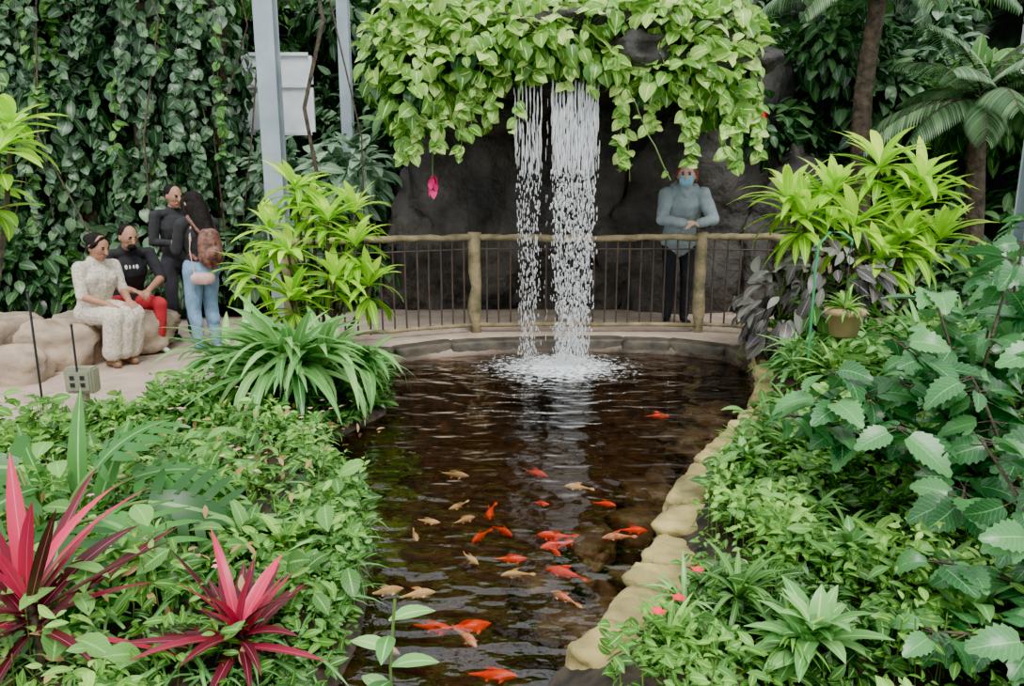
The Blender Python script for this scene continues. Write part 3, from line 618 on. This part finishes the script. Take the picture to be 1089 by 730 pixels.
p.tube([b-[0, 0, .25], b+[0, 0, .2], b+[.02, 0, .42]], .005)
for j in range(7):
    a = j*2.2; z = .05+.05*j; p.leaves([b+[0, 0, z]], [(math.cos(a), math.sin(a)*.6, .25)], [(0, -.2, 1)], .15, .055, T_lan, .7)
p.build()

# ------------------------------------------------------------------ garden hardware
M_terra = simple('terracotta', (.5, .33, .18), .8, (.32, .2, .1), 6.)
M_green = simple('green_coated_wire', (.03, .3, .1), .4)
M_black = simple('black_metal', (.02, .02, .02), .5)
def lathe(p, c, prof, mi, k=24):
    p.tube([(c[0], c[1], c[2]+z) for r, z in prof], [r for r, z in prof], mi, k)
p = Plant('hanging_potted_plant', [M_terra, M_stem, M_cover, M_green, M_black])
c = (2.2, 4.9, .51); lathe(p, c, [(.002, 0), (.085, .001), (.112, .14), (.128, .141), (.128, .18), (.117, .181), (.114, .16), (.002, .155)], 0)
for a in (0, 2.1, 4.2): p.tube([(c[0]+.12*math.cos(a), c[1]+.12*math.sin(a), c[2]+.18), (c[0], c[1], c[2]+.6)], .003, 4, 4)
p.rosette((c[0], c[1], c[2]+.16), 50, .19, .028, T_strap, .3, 1.4, 1.4, mi=2)
hx, hy = c[0]-.22, c[1]; zg = gz(hx, hy); zt = c[2]+.6
p.tube([(hx, hy, zg-.03), (hx, hy, zt-.15), (hx+.01, hy, zt), (hx+.07, hy, zt+.08), (hx+.15, hy, zt+.08), (hx+.22, hy, zt+.03), (hx+.22, hy, zt)], .009, 3, 8)
p.build()
bm = bmesh.new(); zb = gz(-2.95, 5.0)
box_bm(bm, (0, 0, .24), (.2, .1, .18)); bmesh.ops.bevel(bm, geom=bm.edges[:], offset=.012, segments=2, affect='EDGES')
box_bm(bm, (0, .0, .07), (.05, .05, .2)); box_bm(bm, (0, -.055, .24), (.15, .01, .13))
nb = len(bm.faces)
for x in (-.035, .035):
    for z in (.215, .265): box_bm(bm, (x, -.062, z), (.03, .006, .03))
bm.faces.ensure_lookup_table()
for f in bm.faces[nb:]: f.material_index = 1
me = bpy.data.meshes.new('outdoor_outlet_box'); bm.to_mesh(me); bm.free(); me.materials.append(simple('weathered_box', (.3, .3, .2), .6)); me.materials.append(M_black)
o = bpy.data.objects.new('outdoor_outlet_box', me); o.location = (-2.95, 5.0, zb); COL.objects.link(o)
for (x, y, h) in [(-3.05, 4.7, .85), (-2.95, 4.95, .62)]:
    p = Plant('garden_stake', [M_black]); z = gz(x, y); p.tube([(x, y, z-.05), (x, y, z+h)], .007, 0, 6); p.inst([(x, y, z+h)], [[.011, .011, .014]], 0); p.build()

# ------------------------------------------------------------------ koi
M_koi = {'o': simple('koi_orange', (1., .1, .012), .35, (1., .045, .01), 12.), 'w': simple('koi_cream', (1., .93, .7), .35, (.9, .7, .35), 10.), 'm': simple('koi_mixed', (1., .9, .8), .35, (1., .12, .02), 14.)}
koi_me = {}
def koi_mesh(kind, bend):
    key = (kind, bend)
    if key in koi_me: return koi_me[key]
    p = Plant('koi_fish', [M_koi[kind]]); t = np.linspace(0, 1, 14)
    r = np.array([.004, .035, .06, .08, .092, .095, .09, .08, .067, .052, .038, .027, .02, .014])*1.1
    cx = bend*(t**2)*.35; pts = np.stack([cx, t*.85, 0*t], 1); k = 10; an = np.arange(k)*2*math.pi/k
    V = pts[:, None]+np.stack([np.cos(an)[None]*r[:, None], 0*an[None]*r[:, None], np.sin(an)[None]*r[:, None]*1.15], -1)
    F = [(i*k+j, i*k+(j+1) % k, (i+1)*k+(j+1) % k, (i+1)*k+j) for i in range(13) for j in range(k)]
    p._add(V.reshape(-1, 3), np.array(F), 0, np.zeros((14*k, 2)), np.full(14*k, .5))
    e = pts[-1]; d = nrm(np.array([bend*.7, .85, 0]))
    for s_ in (.35, -.35): p.leaves([e-d*.03], [d+np.array([s_, 0, s_*.8])], [(0.7, 0, .7)], .2, .08, T_ov, .3, 0)
    for s_ in (-1, 1): p.leaves([(s_*.07+cx[3], .24, -.02)], [(s_, .9, -.15)], [(0, 0, 1)], .12, .07, T_ov, .3, 0); p.leaves([(s_*.05+cx[7], .5, -.04)], [(s_*.7, .8, -.2)], [(0, 0, 1)], .08, .05, T_ov, .3, 0)
    p.leaves([(cx[4], .3, .09)], [(0, 1, .2)], [(1, 0, 0)], .3, .1, T_ov, .05, 0)
    p.inst([(.035, .05, .02), (-.035, .05, .02)], [[.01, .012, .012]], 0)
    o = p.build(); koi_me[key] = o.data; bpy.data.objects.remove(o); return koi_me[key]
kl = [(1.14, 5.2, 'o', .2, 1.3), (.21, 4.1, 'o', .19, .9), (-.25, 4.15, 'w', .2, 1.5), (.29, 3.93, 'w', .17, -1.7), (-.33, 3.66, 'w', .14, -1.), (-.19, 3.6, 'w', .15, 2.2), (-.11, 3.5, 'o', .2, .15), (-.36, 3.5, 'w', .14, 1.4),
      (.12, 3.4, 'o', .2, -1.9), (.66, 3.38, 'o', .16, 1.5), (.43, 3.33, 'm', .17, -1.2), (-.19, 3.31, 'o', .17, -.4), (0, 3.32, 'o', .16, .5), (-.45, 3.3, 'w', .14, .3), (.07, 3.16, 'o', .17, 1.8), (.13, 3.2, 'o', .17, -1.), (.22, 3.15, 'o', .12, .3), (-.15, 3.1, 'w', .15, .6),
      (.145, 3.01, 'o', .2, -1.8), (.16, 2.85, 'm', .16, -2.2), (-.32, 2.87, 'w', .17, 1.6), (-.45, 2.85, 'w', .17, 1.9), (-.08, 2.62, 'o', .22, 2.0), (-.22, 2.6, 'o', .19, 1.5), (-.13, 2.44, 'm', .17, .4), (.02, 2.3, 'o', .2, 1.5), (.2, 3.75, 'o', .1, 1.4), (-.4, 2.4, 'w', .15, 1.), (.55, 3.7, 'o', .14, 1.), (.3, 3.35, 'o', .15, 2.4), (-.05, 2.95, 'w', .15, -1.2)]
for i, (x, y, kd, Ln, rz) in enumerate(kl):
    o = bpy.data.objects.new('koi_fish', koi_mesh(kd, [-.6, 0, .6, .3][i % 4])); o.scale = (Ln,)*3; o.rotation_euler = (0, 0, rz); o.location = (x, y, -.15-.015*(i % 3)); COL.objects.link(o)

# ------------------------------------------------------------------ people
SV, SF = sph_t(20, 14)
class Fig:
    def __init__(s): s.V = []; s.F = []; s.Lb = []; s.n = 0
    def _a(s, V, F, l): s.V.append(V); s.F.append(np.array(F)+s.n); s.Lb += [l]*len(F); s.n += len(V)
    def ell(s, c, r, l, R=None):
        V = SV*np.array(r)
        if R is not None: V = V@np.array(R).T
        s._a(V+np.array(c), SF, l)
    def cone(s, a, b, ra, rb, l, ax=None, k=1.):
        a = np.array(a, float); b = np.array(b, float); d = nrm(b-a); ref = np.array([0, 1., 0]) if abs(d[1]) < .9 else np.array([1., 0, 0])
        u = nrm(np.cross(d, ref)); v = np.cross(d, u); rings = []
        for t in np.linspace(-1, 0, 5): rings.append((a+d*ra*math.sin(t*math.pi/2), max(ra*math.cos(t*math.pi/2), 1e-4)))
        for t in np.linspace(0, 1, 5): rings.append((b+d*rb*math.sin(t*math.pi/2), max(rb*math.cos(t*math.pi/2), 1e-4)))
        an = np.arange(16)*2*math.pi/16; V = []
        for (c, r) in rings:
            o = (u[None]*np.cos(an)[:, None]+v[None]*np.sin(an)[:, None])*r
            if ax is not None: A = nrm(np.array(ax, float)); o = o+(k-1)*(o@A)[:, None]*A
            V.append(c+o)
        V = np.concatenate(V); F = [(i*16+j, i*16+(j+1) % 16, (i+1)*16+(j+1) % 16, (i+1)*16+j) for i in range(9) for j in range(16)]
        s._a(V, F, l)
    def chain(s, P, r, l, **kw):
        for i in range(len(P)-1): s.cone(P[i], P[i+1], r[i], r[i+1], l, **kw)
    def hand(s, w, d, pn, th, l='skin', curl=.5, sc=1.):
        w = np.array(w, float); d = nrm(np.array(d, float)); pn = np.array(pn, float); pn = nrm(pn-d*(pn@d)); lat = np.cross(d, pn)
        th = 1 if (np.array(th)@lat) > 0 else -1; lat = lat*th
        s.cone(w, w+d*.07*sc, .023*sc, .034*sc, l, ax=pn, k=.5)
        for j, Ln in enumerate((.07, .08, .075, .058)):
            o = w+d*.078*sc+lat*(.027-.018*j)*sc; e = curl; p1 = o+(d*math.cos(e*.5)+pn*math.sin(e*.5))*Ln*.5*sc; p2 = p1+(d*math.cos(e*1.5)+pn*math.sin(e*1.5))*Ln*.5*sc
            s.chain([o-d*.015, p1, p2], [.0095*sc, .0085*sc, .007*sc], l)
        o = w+d*.02*sc+lat*.02*sc; p1 = o+nrm(d*.7+lat*.7+pn*.15)*.042*sc; s.chain([o, p1, p1+nrm(d*.9+lat*.2+pn*.3)*.032*sc], [.012*sc, .0105*sc, .0085*sc], l)
    def arm(s, sh, el, wr, up, lo, r=1., hd=None, pn=(0, 0, -1), th=(0, 0, 1), curl=.5, half=False):
        s.cone(sh, el, .054*r, .043*r, up)
        if half: m = np.array(sh)*.45+np.array(el)*.55; s.cone(m, el, .039*r, .037*r, 'skin'); s.cone(sh, m, .056*r, .052*r, up)
        s.cone(el, wr, .037*r, .024*r if lo == 'skin' else .033*r, lo)
        if hd is None: hd = np.array(wr)-np.array(el)
        s.hand(wr, hd, pn, th, curl=curl, sc=1.05)
    def leg(s, hip, kn, an, toe, l, shoe='shoe', r=1.):
        s.cone(hip, kn, .085*r, .058*r, l); s.cone(kn, an, .057*r, .044*r, l); m = np.array(kn)*.65+np.array(an)*.35; s.ell(m+np.array([0, .015, 0]), (.052*r, .055*r, .1), l)
        a = np.array(an, float); t = np.array(toe, float); s.cone(a+[0, .02, -.04], t, .036, .028, shoe, ax=(0, 0, 1), k=.85)
    def head(s, c, yaw=0, pitch=0, roll=0, hair='short', neck=None, mask=False, skin='skin', female=True, S=1.1):
        R = np.array(Matrix.Rotation(yaw, 3, 'Z') @ Matrix.Rotation(roll, 3, 'Y') @ Matrix.Rotation(pitch, 3, 'X')); c = np.array(c, float)
        def E(o, r, l): s.ell(c+R@np.array(o)*S, np.array(r)*S, l, R)
        def K(a, b, ra, rb, l): s.cone(c+R@np.array(a)*S, c+R@np.array(b)*S, ra*S, rb*S, l)
        E((0, 0, .01), (.071, .09, .1), skin); E((0, -.025, -.05), (.054, .06, .058), skin); E((0, -.058, -.085), (.024, .022, .02), skin)
        E((0, -.05, .0), (.06, .042, .06), skin)
        K((0, -.09, .02), (0, -.108, -.018), .008, .014, skin)
        for q in (-1, 1):
            E((q*.073, .005, -.005), (.011, .02, .03), skin); E((q*.028, -.0865, .018), (.011, .008, .005), 'eye'); K((q*.017, -.093, .036), (q*.042, -.084, .036), .003, .003, 'hair')
        if mask:
            E((0, -.062, -.035), (.062, .052, .058), 'mask'); K((.05, -.06, -.02), (.076, 0, 0), .005, .004, 'mask'); K((-.05, -.06, -.02), (-.076, 0, 0), .005, .004, 'mask')
        else: K((-.018, -.088, -.048), (.018, -.088, -.048), .006, .006, 'lip')
        E((0, .032, .038), (.079, .088, .08), 'hair')
        if female:
            for q in (-1, 1): K((q*.008, -.04, .1), (q*.064, -.035, .04), .014, .014, 'hair')
        if hair == 'short' and not female:
            for q in (-1, 1): K((q*.068, -.005, .05), (q*.067, .01, .01), .012, .01, 'hair')
            E((0, .05, -.0), (.066, .045, .06), 'hair')
        elif hair == 'short':
            for q in (-1, 1): K((q*.07, -.01, .03), (q*.066, .03, -.05), .02, .022, 'hair')
            E((0, .06, -.02), (.065, .045, .07), 'hair')
        elif hair == 'bun':
            E((0, .05, -.01), (.072, .055, .075), 'hair'); E((0, .12, .03), (.045, .04, .045), 'hair')
            for q in (-1, 1): K((q*.068, -.03, .04), (q*.066, .03, -.03), .018, .02, 'hair')
        elif hair == 'long':
            for q in (-1, 1): K((q*.068, -.02, .04), (q*.075, .02, -.2), .028, .035, 'hair')
            K((0, .06, .02), (0, .1, -.3), .08, .06, 'hair'); K((-.045, .06, -.05), (-.05, .09, -.36), .06, .03, 'hair'); K((.045, .06, -.05), (.05, .09, -.34), .06, .03, 'hair')
        if neck is not None: s.cone(c+R@np.array((0, .02, -.06)), neck, .047, .055, skin)
    def build(s, name, mats, loc, rz, scale=1., voxel=.0065, smoothset=('skin', 'eye', 'lip', 'mask', 'zip', 'print', 'phone')):
        V = np.concatenate(s.V); F = np.concatenate(s.F); names = list(mats.keys())
        t = bpy.data.meshes.new('src'); t.from_pydata(V.tolist(), [], F.tolist()); o = bpy.data.objects.new('src', t); COL.objects.link(o)
        r = o.modifiers.new('r', 'REMESH'); r.mode = 'VOXEL'; r.voxel_size = voxel; r.adaptivity = 0
        q = o.modifiers.new('s', 'SMOOTH'); q.factor = .5; q.iterations = 3
        dg = bpy.context.evaluated_depsgraph_get(); me = bpy.data.meshes.new_from_object(o.evaluated_get(dg)); me.name = name
        bvh = BVHTree.FromPolygons([tuple(v) for v in V], F.tolist()); lab = [names.index(x) for x in s.Lb]
        mi = np.zeros(len(me.polygons), np.int32); soft = np.ones(len(me.vertices), bool); ok = {names.index(x) for x in smoothset if x in names}
        for p in me.polygons:
            h = bvh.find_nearest(p.center); mi[p.index] = lab[h[2]] if h[2] is not None else 0
            if mi[p.index] in ok:
                for vi in p.vertices: soft[vi] = False
        nr = [v.normal.copy() for v in me.vertices]
        for v in me.vertices:
            if soft[v.index]:
                c = v.co; v.co = c+nr[v.index]*(.009*noise.noise(Vector((c.x*12, c.y*12, c.z*6)))+.004*noise.noise(Vector((c.x*34, c.y*34, c.z*12))))
        me.materials.clear()
        for k_ in names: me.materials.append(mats[k_])
        me.polygons.foreach_set('material_index', mi); me.polygons.foreach_set('use_smooth', np.ones(len(mi), bool)); me.update()
        bpy.data.objects.remove(o)
        ob = bpy.data.objects.new(name, me); ob.location = loc; ob.rotation_euler = (0, 0, rz); ob.scale = (scale,)*3; COL.objects.link(ob); return ob
def cloth(n, c, c2=None, sc_=9., b_=.3): return simple(n, c, .9, c2, sc_, bump=b_, bscale=14.)
eye = simple('eye_dark', (.03, .02, .015), .3)
skinA = simple('skin_fair', (.68, .42, .32), .5, (.6, .34, .25)); skinB = simple('skin_brown', (.38, .19, .115), .55, (.32, .15, .09)); lip = simple('lip', (.36, .11, .09), .5)
dkhair = simple('dark_hair', (.014, .011, .01), .75, (.006, .005, .004), 30.)
dkhair.node_tree.nodes['Principled BSDF'].inputs['Specular IOR Level'].default_value = .15

def torso(f, pel, wst, chs, shl, shr, lab, low, w=1., d=1.):
    pel, wst, chs, shl, shr = [np.array(q, float) for q in (pel, wst, chs, shl, shr)]
    ax = (0, 1, 0)
    f.cone(pel+[-.06*w, 0, 0], pel+[.06*w, 0, 0], .1*d, .1*d, low)
    f.cone(pel, wst, .145*w, .125*w, low if lab is None else lab, ax=ax, k=.72*d); f.cone(wst, chs, .13*w, .155*w, lab, ax=ax, k=.68*d)
    mid = (shl+shr)/2
    f.cone(chs, mid, .15*w, .09*w, lab, ax=ax, k=.68); f.cone(shl, shr, .055, .055, lab)
    f.cone(mid+[0, 0, 0], mid+[0, -.01, .05], .075, .055, lab)

# woman leaning on the rail (faces the camera)
f = Fig()
torso(f, (0, 0, .87), (0, -.03, 1.03), (0, -.1, 1.2), (.165, -.15, 1.34), (-.165, -.15, 1.34), 'hoodie', 'hoodie', 1.25, 1.15)
for q in (-1, 1): f.cone((q*.085, -.17, 1.22), (q*.05, -.12, 1.1), .07, .06, 'hoodie')
f.head((0, -.2, 1.515), yaw=-.3, pitch=.15, hair='short', neck=(0, -.15, 1.36), mask=True, S=1.15)
f.cone((-.1, -.12, 1.39), (.1, -.12, 1.39), .05, .05, 'hoodie'); f.cone((0, -.07, 1.4), (0, -.03, 1.3), .1, .08, 'hoodie'); f.chain([(-.09, -.16, 1.39), (0, -.23, 1.32), (.09, -.16, 1.39)], [.035, .03, .035], 'hoodie')
f.arm((.18, -.15, 1.33), (.25, -.3, 1.09), (.08, -.46, 1.06), 'hoodie', 'hoodie', 1.4, hd=(-1, -.25, -.05), pn=(0, .1, -1), th=(0, 1, 0), curl=.7)
f.arm((-.18, -.15, 1.33), (-.25, -.3, 1.09), (-.08, -.47, 1.065), 'hoodie', 'hoodie', 1.4, hd=(1, -.15, .1), pn=(0, .1, -1), th=(0, 1, 0), curl=.7)
f.leg((.085, 0, .86), (.09, -.03, .46), (.09, .02, .08), (.11, -.12, .035), 'pants', r=1.1); f.leg((-.085, 0, .86), (-.09, -.03, .46), (-.09, .02, .08), (-.11, -.12, .035), 'pants', r=1.1)
f.cone((0, -.235, 1.32), (0, -.17, .95), .006, .006, 'zip')
f.build('woman_leaning_on_fence', {'skin': skinA, 'hoodie': cloth('grey_hoodie', (.3, .36, .38), (.2, .25, .28)), 'pants': cloth('black_trousers', (.02, .02, .025)), 'shoe': M_black, 'hair': simple('auburn_hair', (.3, .085, .045), .5, (.16, .04, .025), 30.), 'eye': eye, 'mask': simple('surgical_mask', (.25, .58, .78), .8), 'zip': simple('zip_grey', (.6, .6, .6), .4)}, (1.76, 7.98, gz(1.76, 7.98)), 0.02, 1.03)

# seated woman in a cream dress
f = Fig()
torso(f, (0, 0, .5), (0, -.02, .64), (0, -.07, .8), (.155, -.1, .94), (-.155, -.1, .94), 'dress', 'dress', 1.2, 1.2)
for q in (-1, 1): f.cone((q*.08, -.15, .83), (q*.06, -.09, .7), .075, .07, 'dress')
f.head((0, -.16, 1.115), yaw=.1, pitch=.35, hair='bun', neck=(0, -.1, .97))
for q in (-1, 1):
    f.cone((q*.09, -.02, .5), (q*.1, -.44, .5), .115, .09, 'dress'); f.cone((q*.1, -.44, .49), (q*.1, -.36, .16), .095, .09, 'dress')
    f.cone((q*.09, -.33, .22), (q*.08, -.27, .08), .048, .034, 'skin'); f.cone((q*.08, -.25, .04), (q*.09, -.41, .035), .034, .028, 'shoe')
f.cone((0, -.1, .5), (0, -.44, .48), .11, .1, 'dress'); f.cone((0, -.45, .45), (0, -.37, .17), .1, .1, 'dress')
f.arm((.165, -.1, .93), (.21, -.16, .68), (.1, -.38, .62), 'dress', 'skin', 1.15, hd=(-.2, -.9, -.3), pn=(0, -.2, -1), th=(-1, 0, 0), curl=.6, half=True)
f.arm((-.165, -.1, .93), (-.21, -.16, .68), (-.1, -.38, .6), 'dress', 'skin', 1.15, hd=(.2, -.9, -.3), pn=(0, -.2, -1), th=(1, 0, 0), curl=.6, half=True)
f.build('seated_woman', {'skin': skinB, 'dress': cloth('cream_dress', (.7, .63, .53), (.36, .31, .25), 42.), 'shoe': simple('tan_sandal', (.25, .13, .07), .5), 'hair': dkhair, 'eye': eye, 'lip': lip}, (-3.72, 6.62, gz(-3.72, 6.62)), math.radians(62), .93)

# seated man with red trousers
f = Fig()
torso(f, (0, 0, .5), (0, -.03, .66), (0, -.1, .84), (.2, -.14, 1.0), (-.2, -.14, 1.0), 'shirt', 'pants', 1.2, 1.1)
f.head((0, -.24, 1.17), yaw=.15, pitch=.3, hair='short', neck=(0, -.15, 1.03), female=False)
f.ell((0, -.315, 1.075), (.045, .03, .03), 'hair')
for q in (-1, 1):
    f.leg((q*.1, 0, .48), (q*.17, -.46, .5), (q*.15, -.4, .09), (q*.17, -.56, .035), 'pants', r=1.2)
    f.arm((q*.21, -.14, .99), (q*.26, -.28, .74), (q*.07, -.5, .66), 'shirt', 'skin', 1.2, hd=(-q*.5, -.7, -.2), pn=(0, .1, -1), th=(-q, 0, .3), curl=.9, half=True)
for j, (x, w) in enumerate([(-.05, .02), (-.015, .012), (.02, .015), (.055, .02)]): f.ell((x, -.235, .87), (w*.6, .012, .022), 'print')
f.build('seated_man', {'skin': skinB, 'shirt': cloth('black_tshirt', (.015, .015, .018)), 'pants': cloth('red_trousers', (.55, .02, .035), (.35, .01, .02)), 'shoe': simple('white_sneaker', (.6, .6, .6), .5), 'hair': dkhair, 'eye': eye, 'lip': lip, 'print': simple('shirt_print', (.8, .8, .8), .7)}, (-3.72, 7.22, gz(-3.72, 7.22)), math.radians(42), .93)

# standing man
f = Fig()
torso(f, (0, 0, .9), (0, 0, 1.08), (0, -.01, 1.26), (.19, 0, 1.42), (-.19, 0, 1.42), 'shirt', 'pants', 1.15, 1.1)
f.head((0, -.05, 1.61), yaw=.1, pitch=.25, hair='short', neck=(0, 0, 1.45), female=False)
for q in (-1, 1):
    f.leg((q*.095, 0, .88), (q*.11, -.02, .48), (q*.11, .02, .09), (q*.13, -.15, .035), 'pants', r=1.1)
    f.arm((q*.21, 0, 1.4), (q*.26, -.02, 1.12), (q*.1, -.26, 1.1), 'shirt', 'shirt', 1.2, hd=(-q*.5, -.8, .1), pn=(-q, .2, 0), th=(0, 0, 1), curl=.9)
f.cone((0, -.36, 1.1), (0, -.38, 1.2), .03, .03, 'phone', ax=(0, 1, 0), k=.3)
f.build('standing_man', {'skin': skinB, 'shirt': cloth('black_jacket', (.02, .02, .022)), 'pants': cloth('dark_trousers', (.03, .03, .04)), 'shoe': M_black, 'hair': dkhair, 'eye': eye, 'lip': lip, 'phone': M_black}, (-3.42, 7.7, gz(-3.42, 7.7)), math.radians(50), .9)

# standing woman with backpack
f = Fig()
torso(f, (0, 0, .9), (0, 0, 1.06), (0, -.01, 1.22), (.165, 0, 1.36), (-.165, 0, 1.36), 'top', 'jeans', 1.15, 1.2)
f.ell((0, .05, .88), (.18, .135, .13), 'jeans')
f.head((0, -.06, 1.54), yaw=0, pitch=.4, hair='long', neck=(0, 0, 1.38))
for q in (-1, 1):
    f.leg((q*.09, 0, .87), (q*.1, -.03, .47), (q*.1, .02, .09), (q*.12, -.14, .035), 'jeans', r=1.25)
    f.arm((q*.18, 0, 1.34), (q*.22, -.05, 1.08), (q*.1, -.3, 1.1), 'top', 'top', 1.25, hd=(-q*.4, -.9, .1), pn=(-q, .2, .2), th=(0, 0, 1), curl=.8)
f.cone((0, .2, 1.02), (0, .19, 1.2), .13, .12, 'pack', ax=(0, 1, 0), k=.75); f.ell((0, .28, 1.05), (.09, .05, .08), 'pack'); f.cone((-.03, .18, 1.33), (.03, .18, 1.33), .012, .012, 'pack')
for q in (-1, 1): f.chain([(q*.09, .15, 1.28), (q*.11, .02, 1.415), (q*.11, -.1, 1.3), (q*.12, -.09, 1.1), (q*.12, .12, 1.0)], [.02]*5, 'pack')
f.cone((.15, .14, .8), (.03, .19, .8), .06, .06, 'bag', ax=(0, 1, 0), k=.6); f.chain([(.16, .13, .86), (.17, .1, 1.1), (.1, .05, 1.36)], [.008]*3, 'bag')
f.cone((0, -.41, 1.12), (0, -.43, 1.21), .03, .03, 'phone', ax=(0, 1, 0), k=.3)
f.build('standing_woman_with_backpack', {'skin': skinB, 'top': cloth('black_top', (.018, .018, .02)), 'jeans': cloth('blue_jeans', (.22, .37, .52), (.13, .24, .37)), 'shoe': simple('white_shoe', (.55, .55, .55), .5), 'hair': dkhair, 'eye': eye, 'lip': lip, 'pack': simple('mottled_backpack', (.26, .11, .07), .6, (.04, .015, .015), 24.), 'bag': simple('pink_bag', (.65, .4, .36), .5), 'phone': M_black}, (-2.92, 7.05, gz(-2.92, 7.05)), math.radians(-125), .9)

# ------------------------------------------------------------------ light, world, camera
w = bpy.data.worlds.new('overcast_glasshouse_sky'); sc.world = w; w.use_nodes = True; nt = w.node_tree; bgN = nt.nodes['Background']
bgN.inputs[0].default_value = (.93, .97, 1., 1); bgN.inputs[1].default_value = 2.0
sd = bpy.data.lights.new('sun', 'SUN'); sd.energy = 3.6; sd.angle = math.radians(22); sd.color = (1, .98, .94)
so = bpy.data.objects.new('sun', sd); so.rotation_euler = (math.radians(34), math.radians(12), 0); COL.objects.link(so)
cd = bpy.data.cameras.new('camera'); cd.sensor_width = 36; cd.lens = 36*800/1089; cd.clip_start = .05; cd.clip_end = 100
co = bpy.data.objects.new('camera', cd); co.location = (0, 0, 1.5); co.rotation_euler = (math.radians(90-12), 0, 0); COL.objects.link(co); sc.camera = co
sc.view_settings.view_transform = 'AgX'
try: sc.view_settings.look = 'AgX - Punchy'
except Exception as e: print(e)
sc.view_settings.exposure = .85
